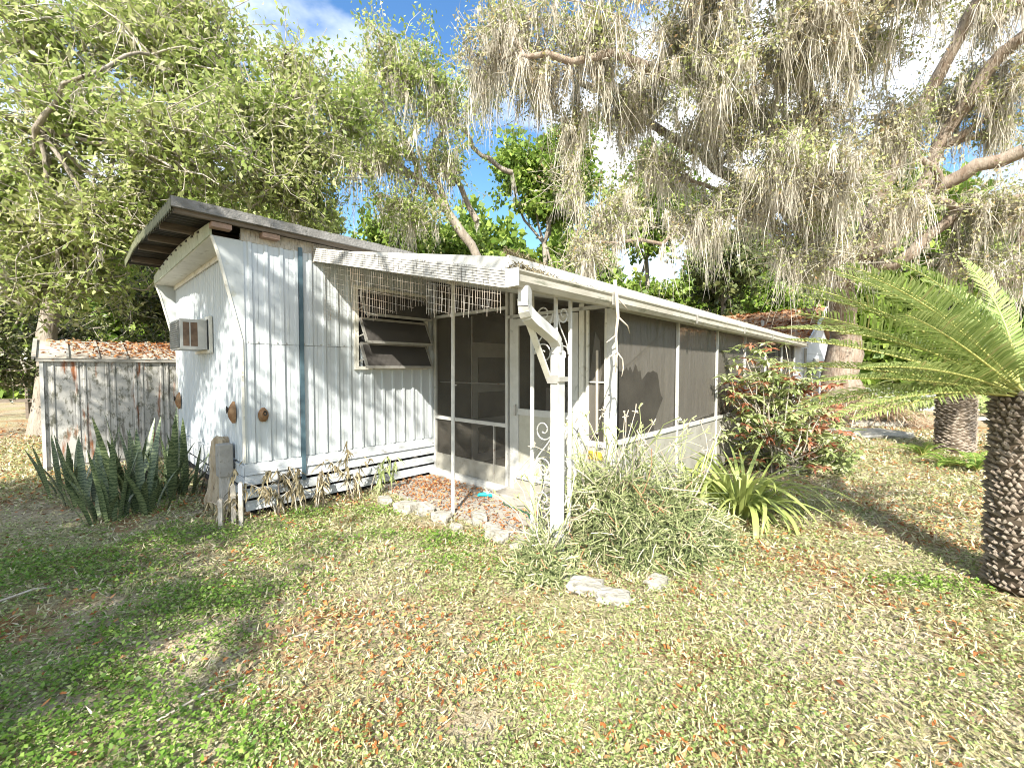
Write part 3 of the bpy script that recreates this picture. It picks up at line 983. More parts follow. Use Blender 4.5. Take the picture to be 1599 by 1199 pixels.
for zc in (0.34, 0.95, 1.95):
    for axis, hw in (("b", 0.10), ("u", 0.08)):
        for sg in (1, -1):
            up_ = scroll(0.0, zc + sg * 0.17, hw, 1.35, math.pi if sg > 0 else 0, sgn=1)
            up_ = [(x, zc + sg * 0.17 + (z - zc - sg * 0.17) * (1 if sg > 0 else 1)) for x, z in up_]
            MB().tube(put(up_, axis), 0.0065, 5).build("scroll", WROUGHT, col)
        s_ = [(hw * math.cos(math.pi * t), zc + 0.17 - 0.34 * t) for t in np.linspace(0, 1, 12)]
        MB().tube(put([(-x, z) for x, z in s_], axis), 0.0065, 5).build("scroll", WROUGHT, col)
pole = house_frame("support_pole", "thin white painted pole standing on the patio edge under the porch roof", "pole")
pm = MB()
pm.tube([(-1.0, -1.67, 0.0), (-0.995, -1.672, 1.2), (-0.985, -1.675, proof(-1.67) + 0.01)], 0.021, 10)
pm.build("shaft", POSTW, pole)
MB().box(-1.04, -0.93, -1.72, -1.62, proof(-1.67) - 0.005, proof(-1.67) + 0.02).build("top_plate", GREYW, pole)
MB().bar((-0.995, -1.70, 1.47), (-0.995, -1.73, 1.47), 0.012, 0.012).build("hook", ALU, pole)

# wire mesh panels hung under the roof edge
def wire_panel(name, lab, b0, b1, zt, zb, uu, dx, dz, mat, ragged, seed, thick=0.0019):
    t = house_frame(name, lab, "wire mesh", "old wire mesh panels hung below the porch roof edge")
    r_ = random.Random(seed)
    m = MB()
    n_ = int(abs(b1 - b0) / dx)
    for i in range(n_ + 1):
        b = b0 + (b1 - b0) * i / n_
        z_t, z_b = zt(b), zb(b) - (r_.random() ** 3 * ragged)
        k_ = 0.02 * math.sin(3 * b + seed)
        m.bar((uu + k_, b, z_t), (uu + k_ * 0.4 + 0.012 * r_.uniform(-1, 1), b + r_.uniform(-0.004, 0.004), z_b), thick, thick)
    zz = 0.0
    hmax = max(zt(b) - zb(b) for b in (b0, (b0 + b1) / 2, b1))
    while zz < hmax:
        for i in range(n_):
            ba, bb = b0 + (b1 - b0) * i / n_, b0 + (b1 - b0) * (i + 1) / n_
            za, zc = zt(ba) - zz, zt(bb) - zz
            if za > zb(ba) - 0.005 and r_.random() > 0.03:
                m.bar((uu + 0.02 * math.sin(3 * ba + seed), ba, za), (uu + 0.02 * math.sin(3 * bb + seed), bb, zc), thick, thick)
        zz += dz
    m.build("wires", mat, t, kind="stuff")
    return t


wire_panel("wire_mesh_panel", "dark square wire mesh hanging flat beside the awning window", -0.22, -0.95, lambda b: proof(b) - 0.0, lambda b: 2.22 - 0.02 * b, -1.80, 0.055, 0.055, WIRED, 0.02, 1)
wire_panel("wire_mesh_panel", "rusty wire mesh hanging across the top of the awning window", -0.95, -2.25, lambda b: proof(b) - 0.0, lambda b: 2.17 - 0.035 * (b + 0.95), -1.80, 0.04, 0.075, WIREW, 0.05, 2)
wire_panel("wire_mesh_panel", "pale wire mesh with a ragged lower edge below the outer roof corner", -2.3, -3.22, lambda b: proof(b) - 0.0, lambda b: 2.13 + 0.03 * (b + 2.3), -1.80, 0.028, 0.055, WIREP, 0.07, 3)

# branch hanging from the gutter
rb = np.random.default_rng(3)
db = house_frame("dead_branch", "bare dead branch dangling from the front of the porch gutter", "branch")
m = MB()
main = [(-0.55, -3.43, 2.45), (-0.55, -3.45, 2.3), (-0.54, -3.46, 2.12), (-0.56, -3.45, 1.95), (-0.55, -3.46, 1.8), (-0.58, -3.46, 1.62)]
m.tube(main, [0.017, 0.017, 0.015, 0.013, 0.011, 0.006], 6)
for a, pts in ((2, [(-0.38, -3.47, 2.05), (-0.33, -3.47, 1.98)]), (3, [(-0.65, -3.45, 1.91), (-0.72, -3.45, 1.88)]), (4, [(-0.63, -3.45, 1.77), (-0.70, -3.45, 1.74)]), (4, [(-0.47, -3.47, 1.74), (-0.45, -3.47, 1.66), (-0.48, -3.47, 1.58)]), (1, [(-0.4, -3.46, 2.22), (-0.33, -3.45, 2.2)])):
    m.tube([main[a]] + pts, [0.009] + [0.007] * (len(pts) - 1) + [0.003], 5)
m.build("limb", DEADW, db, smooth=True)
# litter on porch roof edge and gutter
n = 1500
P = np.stack([rb.uniform(-1.85, 9.6, n) ** 1.0, rb.uniform(-3.40, -3.24, n), 2.345 + np.zeros(n)], 1)
P[:, 2] = np.where(P[:, 1] > -3.30, 2.457, 2.338) + rb.uniform(0, 0.02, n)
k1 = 800
P[:k1, 0] = -1.82 + np.abs(rb.normal(0, 0.28, k1))
P[:k1, 2] += rb.uniform(0, 0.05, k1) * np.exp(-(P[:k1, 0] + 1.82) * 3)
Vv, Ff = ribbons(P, rand_dirs(rb, n) * [1, 0.6, 0.2], rb.uniform(0.015, 0.06, n), np.full(n, 0.006), 2, rb, 0.5, 0.3)
lt = np_mesh("gutter_litter", Vv, Ff, L_DRY, kind="stuff")
lt.location, lt.rotation_euler = (JX, JY, 0), (0, 0, TH)
tag(lt, "dry leaf and moss litter caught on the porch gutter", "leaf litter", kind="stuff")

# step, hose end
st = house_frame("door_step", "low pale concrete step below the storm door", "step")
MB().box(-0.36, -0.075, -2.55, -1.64, 0.0, 0.13).build("block", CONC, st, bevel=0.012)
hz = house_frame("hose_nozzle", "teal garden hose end lying by the door step", "hose end")
MB().tube([(-0.28, -1.60, 0.05), (-0.33, -1.50, 0.06), (-0.38, -1.43, 0.05), (-0.40, -1.42, 0.025)], [0.028, 0.03, 0.022, 0.02], 9).build("nozzle", TEAL, hz, smooth=True)
MB().tube([(-0.28, -1.60, 0.05), (-0.22, -1.66, 0.035), (-0.40, -1.9, 0.03), (-0.44, -2.3, 0.03), (-0.6, -2.5, 0.03)], 0.012, 7).build("hose", surf("green_hose", (0.03, 0.09, 0.05), rough=0.4), hz, smooth=True)

# ------------------------------------------------------------------ shed
shed = house_frame("metal_shed", "rust streaked metal shed beyond the snake plants, left of the home", "shed")
sb, su0, su1, sz = 4.76, -4.19, -2.0, 1.80
pwid = 0.365
sme = bpy.data.meshes.new("shed_panel")
mm = MB()
pr = [(0, 0), (0.02, -0.016), (0.045, -0.016), (0.055, -0.002), (0.10, -0.002), (0.11, -0.014), (0.13, -0.014), (0.14, 0), (pwid - 0.003, 0)]
for (xa, ya), (xb, yb) in zip(pr[:-1], pr[1:]):
    mm.add([(xa, ya, 0), (xb, yb, 0), (xb, yb, sz - 0.08), (xa, ya, sz - 0.08)], [(0, 1, 2, 3)])
sme.from_pydata(mm.v, [], mm.f)
sme.materials.append(RUST)
for i in range(6):
    me_ = sme.copy()
    for v_ in me_.vertices:
        v_.co.x += su0 + i * pwid
    o = link("shed_panel", me_, shed)
    o.location = (0, sb, 0.06)
MB().box(su0, su1, sb + 0.012, sb + 0.03, 0.0, sz).box(su0, su0 + 0.02, sb + 0.03, sb + 2.0, 0.0, sz).build("wall", SHEDTRIM, shed)
MB().box(su0 - 0.025, su0 + 0.018, sb - 0.035, sb + 0.01, 0.0, sz).build("corner_trim", TRIM, shed)
MB().box(su0 - 0.06, su1, sb - 0.06, sb - 0.005, sz - 0.03, sz + 0.02).build("eave_trim", SHEDTRIM, shed)
MB().add([(su0 - 0.08, sb - 0.07, sz + 0.02), (su1, sb - 0.07, sz + 0.02), (su1, sb + 1.05, sz + 0.36), (su0 - 0.08, sb + 1.05, sz + 0.36), (su0 - 0.08, sb + 2.1, sz + 0.02), (su1, sb + 2.1, sz + 0.02)],
         [(0, 1, 2, 3), (3, 2, 5, 4)]).build("roof", surf("shed_roof_paint", (0.44, 0.42, 0.37), (0.33, 0.29, 0.23), (0.25, 0.12, 0.05), 3, 0.7), shed)
for i in range(7):
    u = su0 - 0.07 + i * 0.365
    MB().bar((u, sb - 0.07, sz + 0.035), (u, sb + 1.05, sz + 0.375), 0.03, 0.03).build("roof_rib", SHEDTRIM, shed)
MB().bar((su0 - 0.09, sb - 0.075, sz + 0.02), (su0 - 0.09, sb + 1.05, sz + 0.365), 0.03, 0.05).build("gable_trim", SHEDTRIM, shed)
n = 1000
uu = su0 + (su1 - su0) * rb.random(n) ** 0.6
tt = rb.random(n) ** 0.8
P = np.stack([uu, sb - 0.05 + tt * 1.05, sz + 0.035 + tt * 0.33 + rb.uniform(0, 0.03, n)], 1)
Dd = rand_dirs(rb, n) * [1, 1, 0.25]
Vv, Ff = leaves(P, Dd, np.tile([0, 0, 1.0], (n, 1)) + rb.normal(0, 0.5, (n, 3)), rb.uniform(0.05, 0.1, n), rb.uniform(0.012, 0.022, n), 0.1)
np_mesh("roof_leaves", Vv, Ff, L_FALL, shed, kind="stuff")

# ------------------------------------------------------------------ neighbour house
e2 = np.array([0.75, 0.66, 0])
e2 /= np.linalg.norm(e2)
E1 = np.array([10.5, 15.0, 0])
ng = math.atan2(e2[1], e2[0])
nb = thing("neighbour_house", "white neighbouring house with a roof buried in orange leaves, past the porch end", "house", tuple(E1), ng)
hw, ln = 2.3, 12.0           # half width along x, length along +y
ze, zr = 2.5, 3.95
MB().prism([(0.15, 0), (hw * 2 - 0.15, 0), (hw * 2 - 0.15, ze), (hw, zr - 0.08), (0.15, ze)], 1, 0.3, ln).build("wall", NBW, nb)
MB().add([(-0.2, 0, ze - 0.06), (hw, 0, zr), (hw, ln, zr), (-0.2, ln, ze - 0.06), (-0.2, 0, ze + 0.02), (hw, 0, zr + 0.1), (hw, ln, zr + 0.1), (-0.2, ln, ze + 0.02)],
         [(0, 1, 2, 3), (7, 6, 5, 4), (0, 4, 5, 1), (3, 2, 6, 7), (0, 3, 7, 4)]).build("roof", ROOFLEAF, nb)
MB().add([(hw + 0.004, 0, zr), (hw * 2 + 0.2, 0, ze - 0.06), (hw * 2 + 0.2, ln, ze - 0.06), (hw + 0.004, ln, zr), (hw + 0.004, 0, zr + 0.1), (hw * 2 + 0.2, 0, ze + 0.02), (hw * 2 + 0.2, ln, ze + 0.02), (hw + 0.004, ln, zr + 0.1)],
         [(0, 1, 2, 3), (7, 6, 5, 4), (0, 4, 5, 1), (3, 2, 6, 7)]).build("roof", ROOFLEAF, nb)
for a, b in (((-0.24, -0.02, ze - 0.02), (hw, -0.02, zr + 0.05)), ((hw, -0.02, zr + 0.05), (hw * 2 + 0.24, -0.02, ze - 0.02))):
    MB().bar(a, b, 0.05, 0.17).build("barge_board", NBW, nb)
for i in range(9):
    z = 0.3 + i * 0.24
    MB().box(0.16, hw * 2 - 0.16, 0.278, 0.299, z, z + 0.21).build("siding_board", NBW, nb)
for x in (0.75, 3.0):
    w_ = MB().box(x, x + 0.75, 0.24, 0.276, 0.95, 1.95).build("window", TRIM, nb)
    MB().box(x + 0.06, x + 0.69, 0.232, 0.239, 1.01, 1.89).build("pane", GLASS, w_)
MB().box(1.75, 2.6, 0.25, 0.277, 0.05, 2.05).build("door", SHEDTRIM, nb)
MB().tube([(0.45, 0.2, 0), (0.45, 0.2, 2.4)], 0.04, 8).build("downpipe", SHEDTRIM, nb)
fl = MB().tube([(1.2, 5.6, 2.9), (1.2, 5.6, 3.75)], 0.2, 12).build("flue", ALU, nb)
MB().tube([(1.2, 5.6, 3.75), (1.2, 5.6, 3.80), (1.2, 5.6, 4.0), (1.2, 5.6, 4.02)], [0.2, 0.3, 0.3, 0.05], 12).build("cap", TERRA, fl)
MB().tube([(1.25, 1.9, 2.9), (1.25, 1.9, 3.62)], 0.06, 8).build("vent_pipe", TRIM, nb)
n = 2300
tt = rb.random(n)
P = np.stack([-0.2 + tt * (hw + 0.2), rb.uniform(0.05, ln, n), ze + 0.04 + tt * (zr + 0.07 - ze) + rb.uniform(0, 0.05, n)], 1)
Vv, Ff = leaves(P, rand_dirs(rb, n) * [1, 1, 0.3], np.tile([0, 0, 1.0], (n, 1)) + rb.normal(0, 0.5, (n, 3)), rb.uniform(0.1, 0.25, n), rb.uniform(0.03, 0.07, n), 0.1)
np_mesh("roof_leaves", Vv, Ff, L_FALL, nb, kind="stuff")

# low pale outbuilding behind the palm fronds
ob = thing("outbuilding", "low pale flat roofed outbuilding half hidden behind the sago fronds", "outbuilding", tuple(gnd(1435, 640)), R(-12))
MB().box(-1.6, 1.6, 0.0, 3.0, 0.0, 2.15).build("wall", NBW, ob)
MB().box(-1.85, 1.85, -0.3, 3.2, 2.16, 2.4).build("roof", TRIM, ob)
for x in (-1.1, 0.4):
    w_ = MB().box(x, x + 0.8, -0.03, -0.002, 0.95, 1.75).build("window", TRIM, ob)
    MB().box(x + 0.06, x + 0.74, -0.04, -0.031, 1.01, 1.69).build("pane", GLASS, w_)


# ------------------------------------------------------------------ trees
def curve(p, q2, rng, n=7, bow=0.12, rise=0.0):
    p, q2 = np.asarray(p, float), np.asarray(q2, float)
    t = np.linspace(0, 1, n)[:, None]
    d = np.linalg.norm(q2 - p)
    off = rng.normal(0, bow * d, 3)
    off[2] += rise * d
    jit = rng.normal(0, 0.018 * d, (n, 3)) * np.sin(np.pi * t)
    return p + (q2 - p) * t + off * np.sin(np.pi * t) * 0.7 + jit


def blob_tree(name, label, trunk, blobs, seed, leaf_mat, leaf_n, leaf_l, leaf_w, bark=BARK, r0=0.2, subs=30, spread=0.22, twigs=3, moss=0, moss_l=(0.3, 1.2),
              limbs=(), group=None, cat="tree", droop=0.3, moss_w=0.009, per_twig_leaf=True, bias=0.5):
    """trunk polyline, then a limb to each blob (centre, radii), branches inside the blob, leaves round the branches"""
    rng = np.random.default_rng(seed)
    base = np.array(trunk[0], float)
    t = thing(name, label, cat, tuple(base), 0, group)
    tr = []
    tp = np.array(trunk, float) - base
    nt = len(tp)
    rr = np.linspace(r0, r0 * 0.6, nt)
    rr[0] *= 1.25
    fine = np.concatenate([np.linspace(tp[i], tp[i + 1], 5)[:-1] for i in range(nt - 1)] + [tp[-1:]])
    rf_ = np.interp(np.linspace(0, nt - 1, len(fine)), np.arange(nt), rr)
    fine[1:-1] += rng.normal(0, r0 * 0.12, (len(fine) - 2, 3)) * [1, 1, 0.3]
    tr.append(tube_arrays(fine, rf_ * rng.uniform(0.92, 1.08, len(rf_)), 10))
    small, anchors, mossp = [], [], []
    for lp in limbs:                       # explicit heavy limbs: (points, r_start, r_end)
        pts, ra, rb_ = lp
        pts = np.array(pts, float) - base
        fp = np.concatenate([np.linspace(pts[i], pts[i + 1], 5)[:-1] for i in range(len(pts) - 1)] + [pts[-1:]])
        fp[1:-1] += rng.normal(0, 0.05, (len(fp) - 2, 3))
        tr.append(tube_arrays(fp, np.linspace(ra, rb_, len(fp)) * rng.uniform(0.9, 1.1, len(fp)), 8))
        mossp.append(fp)
    starts = [tp[-1]] + [np.array(l_[0][-1], float) - base for l_ in limbs] + [np.array(l_[0][len(l_[0]) // 2], float) - base for l_ in limbs]
    srad = [r0 * 0.42] + [l_[2] for l_ in limbs] + [(l_[1] + l_[2]) * 0.35 for l_ in limbs]
    vols = np.array([np.prod(b[1]) ** (2 / 3) * (b[2] if len(b) > 2 else 1.0) for b in blobs])
    vols = vols / vols.sum()
    for (bl, vf) in zip(blobs, vols):
        c = np.array(bl[0], float) - base
        r = np.array(bl[1], float)
        si = min(range(len(starts)), key=lambda q2: np.linalg.norm(starts[q2] - c) + (0.0 if starts[q2][2] < c[2] + 0.5 else 1.0))
        s = starts[si]
        lc = curve(s, c, rng, 8, 0.10, 0.04)
        tr.append(tube_arrays(lc, np.linspace(min(srad[si], 0.12), 0.03, 8), 6))
        mossp.append(lc)
        ns = max(6, int(subs * len(blobs) * vf))
        for _ in range(ns):
            d = rng.normal(0, 1, 3)
            d /= np.linalg.norm(d)
            tgt = c + r * d * rng.random() ** bias
            st_ = lc[rng.integers(4, 8)] if rng.random() < 0.75 else c + r * rng.normal(0, 0.25, 3)
            bc = curve(st_, tgt, rng, 6, 0.12, 0.05)
            small.append(tube_arrays(bc, np.linspace(0.026, 0.007, 6), 4))
            anchors.append(bc[2:])
            if moss and rng.random() < 0.8:
                mossp.append(bc[1:])
            for _k in range(twigs):
                a = bc[rng.integers(2, 6)]
                tc_ = curve(a, a + rng.normal(0, spread * 1.9, 3) + np.array([0, 0, 0.05]), rng, 4, 0.12)
                small.append(tube_arrays(tc_, np.linspace(0.010, 0.0045, 4), 3))
                anchors.append(tc_[1:])
    V, F = join(tr)
    np_mesh("trunk", V, F, bark, t, smooth=True)
    V, F = join(small)
    np_mesh("branches", V, F, TWIG, t, kind="stuff")
    if leaf_n:
        A = np.concatenate(anchors)
        k_ = rng.integers(0, len(A), leaf_n)
        P = A[k_] + rng.normal(0, spread * 0.45, (leaf_n, 3))
        D = rand_dirs(rng, leaf_n) + np.array([0, 0, -droop])
        N = rng.normal(0, 0.7, (leaf_n, 3)) + np.array([0, 0, 1.0])
        sz_ = rng.uniform(0.6, 1.25, leaf_n)
        V, F = leaves(P, D, N, leaf_l * sz_, leaf_w * sz_, 0.06)
        np_mesh("crown", V, F, leaf_mat, t, kind="stuff")
    if moss:
        A = np.concatenate(mossp)
        nc = moss // 12
        ac_ = A[rng.integers(0, len(A), nc)]
        ln_ = rng.uniform(moss_l[0], moss_l[1], nc) * rng.choice([0.4, 0.6, 0.8, 1.0, 2.0], nc)
        P = np.repeat(ac_, 12, 0) + rng.normal(0, 0.08, (nc * 12, 3)) * [1, 1, 0.9]
        L = np.repeat(ln_, 12) * rng.uniform(0.3, 1.0, nc * 12)
        drape = np.repeat(rng.random(nc) < 0.62, 12)
        P = np.where(drape[:, None], np.repeat(ac_, 12, 0) + rng.normal(0, 0.032, (nc * 12, 3)), P)
        L = L * np.where(drape, 1.5, 0.75)
        D = np.tile([0, 0, -1.0], (nc * 12, 1)) + rng.normal(0, 1.0, (nc * 12, 3)) * np.where(drape, 0.14, 0.65)[:, None]
        V, F = ribbons(P, D, L, rng.uniform(0.5, 1.4, nc * 12) * moss_w, 4, rng, np.where(drape, 0.15, 0.45)[:, None], 0.2)
        np_mesh("hanging_moss", V, F, L_MOSS, t, kind="stuff")
    return t


# left tree: leans over the shed and the home from the left
lb = lambda x, y, Y, r: (at(x, y, Y), r)
blob_tree("bay_tree", "large yellow green bay tree spreading over the shed and the home roof", [at(60, 560, 10.5) * [1, 1, 0], at(80, 470, 10.5), at(150, 300, 10.0)],
          [lb(60, 60, 8.4, (1.5, 1.3, 1.1)), lb(220, 40, 9.2, (1.4, 1.3, 1.1)), lb(330, 120, 9.4, (1.4, 1.3, 1.0)), lb(440, 170, 9.0, (1.3, 1.2, 1.1)), lb(500, 250, 9.5, (1.0, 1.2, 0.9)),
           lb(120, 190, 8.0, (1.7, 1.4, 1.0)), lb(280, 240, 7.8, (1.7, 1.4, 0.9)), lb(40, 310, 8.0, (1.2, 1.2, 1.0)), lb(150, 350, 8.0, (1.6, 1.3, 0.9)), lb(420, 290, 9.2, (1.4, 1.2, 0.8)),
           lb(40, 450, 8.5, (1.3, 1.1, 0.8)), lb(150, 440, 8.8, (1.2, 1.0, 0.7)), lb(300, 20, 9, (1.0, 1.0, 0.9)), lb(540, 180, 10, (0.8, 0.8, 0.8)), lb(-120, 200, 7.5, (1.6, 1.6, 1.6)), lb(260, 100, 9.0, (1.6, 1.2, 1.1)), lb(200, -60, 10, (1.6, 1.4, 1.0)), lb(360, 200, 8.6, (1.5, 1.0, 0.9)), lb(60, 380, 8.2, (1.6, 1.0, 0.9)), lb(240, 330, 8.8, (1.6, 1.0, 0.8)), lb(480, 330, 10, (1.3, 1.0, 0.7)), lb(460, 110, 9.5, (0.9, 0.9, 0.7))],
          21, L_BAY, 70000, 0.135, 0.029, r0=0.22, subs=44, spread=0.2, twigs=5, moss=2400, moss_l=(0.1, 0.4), droop=0.1,
          limbs=[([at(150, 300, 10.0), at(60, 210, 8.5), at(-40, 150, 7.5)], 0.1, 0.05), ([at(150, 300, 10.0), at(300, 300, 9.5), at(420, 240, 9.5), at(520, 190, 9.8)], 0.11, 0.04), ([at(80, 470, 10.5), at(20, 330, 8.5), at(60, 200, 7.5), at(130, 120, 7.2)], 0.09, 0.03)])
# dark evergreen shrubs behind the shed
for i, (x, y, Y, r, lab) in enumerate(((250, 470, 11.0, (1.3, 1.0, 1.1), "dark evergreen shrub tight behind the shed roof and the home's flared corner"), (90, 520, 12.0, (1.6, 1.1, 1.0), "dark evergreen shrub behind the left end of the shed roof"),
                                       (-60, 470, 10.0, (1.6, 1.2, 1.3), "dark evergreen shrub at the left edge of the picture"))):
    c = at(x, y, Y)
    blob_tree("evergreen_shrub", lab, [c * [1, 1, 0], c * [1, 1, 0.35], c * [1, 1, 0.6]], [(c, r), (c * [1, 1, 0.55] + [0.3, 0, 0], (r[0] * 0.9, r[1], 0.8))], 40 + i, L_DARK, 11000, 0.1, 0.03, r0=0.06, subs=50, spread=0.16, twigs=3,
              cat="shrub", group="dark shrubs behind the shed", bark=TWIG)

# leaning middle oak
mo = [at(748, 440, 14.5) * [1, 1, 0], at(745, 400, 14.5), at(700, 330, 14.3), at(655, 280, 14.0)]
blob_tree("leaning_oak", "leaning sparse oak with crooked limbs rising behind the porch roof", mo,
          [lb(620, 110, 13, (1.6, 1.2, 1.3)), lb(560, 170, 12.5, (1.2, 1.0, 1.0)), lb(690, 150, 13.5, (1.2, 1.0, 1.3)), lb(600, 230, 13, (1.3, 1.0, 0.9)), lb(700, 250, 14, (1.0, 1.0, 0.9)), lb(520, 240, 12.5, (1.2, 1.0, 0.8)), lb(640, 330, 13.5, (1.6, 1.0, 0.8)), lb(760, 150, 14.5, (0.7, 0.7, 0.8))],
          22, L_BAY, 17000, 0.13, 0.034, r0=0.19, subs=22, spread=0.24, twigs=4, moss=7500, moss_l=(0.3, 1.0), moss_w=0.012,
          limbs=[([at(655, 280, 14.0), at(625, 200, 13.5), at(590, 150, 13), at(560, 120, 12.8)], 0.12, 0.04), ([at(700, 330, 14.3), at(670, 250, 14), at(690, 200, 13.8), at(650, 130, 13.5), at(620, 70, 13.2)], 0.11, 0.03), ([at(745, 345, 15), at(710, 270, 14.6), at(665, 245, 14.2)], 0.12, 0.05),
                 ([at(800, 270, 16), at(750, 240, 15.5), at(715, 190, 15), at(690, 140, 14.6)], 0.10, 0.04)])

# great live oak with moss
ok_base = gnd(1318, 640) * [0.86, 0.86, 0]
lo_limbs = [
    ([at(1312, 430, 13.5), at(1300, 330, 13), at(1250, 230, 12), at(1120, 140, 11), at(960, 90, 10), at(820, 90, 9.5)], 0.30, 0.05),
    ([at(1312, 430, 13.5), at(1230, 330, 13), at(1120, 260, 12.5), at(1010, 190, 12), at(900, 130, 11.5)], 0.24, 0.05),
    ([at(1312, 430, 13.5), at(1390, 330, 12.5), at(1470, 290, 11.5), at(1599, 235, 10.5)], 0.28, 0.16),
    ([at(1312, 430, 13.5), at(1380, 300, 13), at(1430, 180, 12), at(1500, 60, 11), at(1560, -60, 10)], 0.26, 0.10),
    ([at(1312, 430, 13.5), at(1390, 380, 12.5), at(1470, 230, 12), at(1540, 110, 11), at(1640, 10, 10)], 0.22, 0.12),
    ([at(1312, 430, 13.5), at(1290, 250, 12), at(1250, 80, 10.5), at(1200, -60, 9)], 0.26, 0.10),
    ([at(1312, 430, 13.5), at(1395, 410, 12.5), at(1500, 330, 11.5), at(1640, 300, 10.5)], 0.20, 0.12),
    ([at(1312, 430, 13.5), at(1230, 330, 13), at(1170, 290, 12.5), at(1130, 300, 12), at(1030, 380, 11.5), at(900, 380, 11)], 0.15, 0.03),
]
blob_tree("live_oak", "huge live oak draped in grey Spanish moss over the whole right side", [ok_base, at(1318, 520, ok_base[1]), at(1312, 430, 13.5)],
          [lb(800, 40, 10, (1.5, 1.2, 0.8)), lb(930, 50, 10, (1.6, 1.4, 1.0)), lb(1080, 50, 10, (1.7, 1.5, 1.1)), lb(1240, 70, 10, (1.7, 1.5, 1.2)), lb(1000, 160, 11.5, (1.7, 1.4, 1.0)), lb(1130, 190, 11, (1.6, 1.4, 1.0)), lb(1270, 190, 11, (1.6, 1.4, 1.1)),
           lb(1350, 80, 10.5, (1.1, 1.2, 1.2)), lb(1180, 300, 11.5, (1.6, 1.4, 0.9)), lb(1290, 310, 11, (1.3, 1.3, 1.0)), lb(960, 330, 11.5, (1.2, 1.0, 0.8)), lb(1080, 350, 11.5, (1.2, 1.0, 0.7)), lb(760, 110, 11, (1.0, 1.0, 0.6), ), lb(1560, 330, 11, (1.3, 1.0, 0.8)),
           lb(1490, 160, 12, (1.1, 1.0, 1.0)), lb(1570, 200, 11.5, (0.9, 0.9, 0.7)), lb(1540, 20, 11, (1.1, 1.0, 0.8)), lb(1590, 120, 11, (1.0, 1.0, 1.0)), lb(1250, 390, 11, (0.9, 0.9, 0.6)), lb(1500, 400, 12, (1.2, 1.0, 0.5)), lb(850, 130, 10.5, (1.0, 1.0, 0.6)), lb(1150, -80, 9, (2.2, 1.5, 1.0)), lb(1450, -60, 9, (2.0, 1.5, 1.0)),
           lb(1300, 400, 10.5, (0.9, 0.9, 0.6)), lb(1380, 200, 11, (1.2, 1.0, 1.0)), lb(1400, 330, 11, (0.9, 0.9, 0.8)), lb(1580, 420, 11, (1.3, 1.0, 0.5)), lb(900, 200, 11, (0.6, 0.8, 0.7)), lb(1030, 260, 11.5, (1.4, 1.0, 0.8)), lb(1120, 110, 9.5, (1.4, 1.0, 0.9)), lb(1290, 10, 9, (1.3, 1.0, 0.9)), lb(1230, 250, 10, (1.2, 1.0, 0.9)), lb(920, 400, 11, (1.0, 0.8, 0.6)), lb(1330, 270, 9.5, (1.0, 0.9, 0.8)), lb(890, 290, 11, (0.4, 0.6, 0.9))],
          23, L_OAK, 80000, 0.095, 0.026, r0=0.55, subs=36, spread=0.22, twigs=4, moss=100000, moss_l=(0.12, 0.75), limbs=lo_limbs, moss_w=0.0095, bark=REDBARK)

# background trees
BG = [("mid green broadleaf tree behind the porch roof, in the gap below the blue sky", 850, 300, 24, (3.0, 2.5, 3.2), 15000, L_GREEN), ("bright green tree low behind the leaning oak", 650, 400, 20, (3.2, 2.0, 1.5), 11000, L_GREEN),
      ("green tree behind the moss at the middle of the porch roof", 1010, 330, 24, (3.0, 2.5, 3.2), 13000, L_GREEN), ("shady green tree behind the far half of the porch roof", 1130, 420, 22, (2.2, 2.0, 1.9), 9000, L_DARK),
      ("bright bushy tree just behind the leaf strewn neighbour roof", 1230, 440, 26, (2.6, 2.0, 1.6), 11000, L_GREEN), ("wide green tree far behind the sago palm", 1480, 470, 28, (5.0, 3.0, 2.6), 10000, L_GREEN),
      ("dim green tree far behind the home roof on the left", 400, 330, 20, (4.5, 2.5, 2.6), 12000, L_BAY), ("pale green tree far beyond the shed", 60, 430, 26, (6.0, 3.0, 3.5), 9000, L_BAY)]
for i, (lab, x, y, Yd, r, nn, mt) in enumerate(BG):
    c = at(x, y, Yd)
    r = np.array(r)
    rg = np.random.default_rng(60 + i)
    bl = [(c, r * 0.62)] + [(c + r * 0.72 * d, r * rg.uniform(0.32, 0.5)) for d in rand_dirs(rg, 7)] + [(c * [1, 1, 0.45], r * [0.8, 0.8, 0.5])]
    blob_tree("broadleaf_tree", lab, [c * [1, 1, 0] + [0.5, 0, 0], c * [1, 1, 0.4] + [0.3, 0, 0], c * [1, 1, 0.75]], bl, 70 + i, mt, int(nn * 1.9), 0.30, 0.1, r0=0.2, subs=18, spread=0.36, twigs=3, group="trees beyond the roofs")

# far-off wood closing the view
rw = np.random.default_rng(5)
n = 110000
wa = rw.uniform(R(28), R(152), n)
wr = rw.uniform(34, 46, n)
hgt = 11.5 + 2.5 * np.sin(wa * 9) + 1.8 * np.sin(wa * 23 + 1) + 0.9 * np.sin(wa * 61)
P = np.stack([wr * np.cos(wa), wr * np.sin(wa), hgt * rw.random(n) ** 0.8], 1)
V, F = leaves(P, rand_dirs(rw, n), rand_dirs(rw, n), rw.uniform(0.5, 1.0, n), rw.uniform(0.16, 0.3, n), 0.1)
o = np_mesh("distant_woods", V, F, L_GREEN, kind="stuff")
tag(o, "far wood of mixed green trees closing the view behind the lot", "woods", kind="stuff")

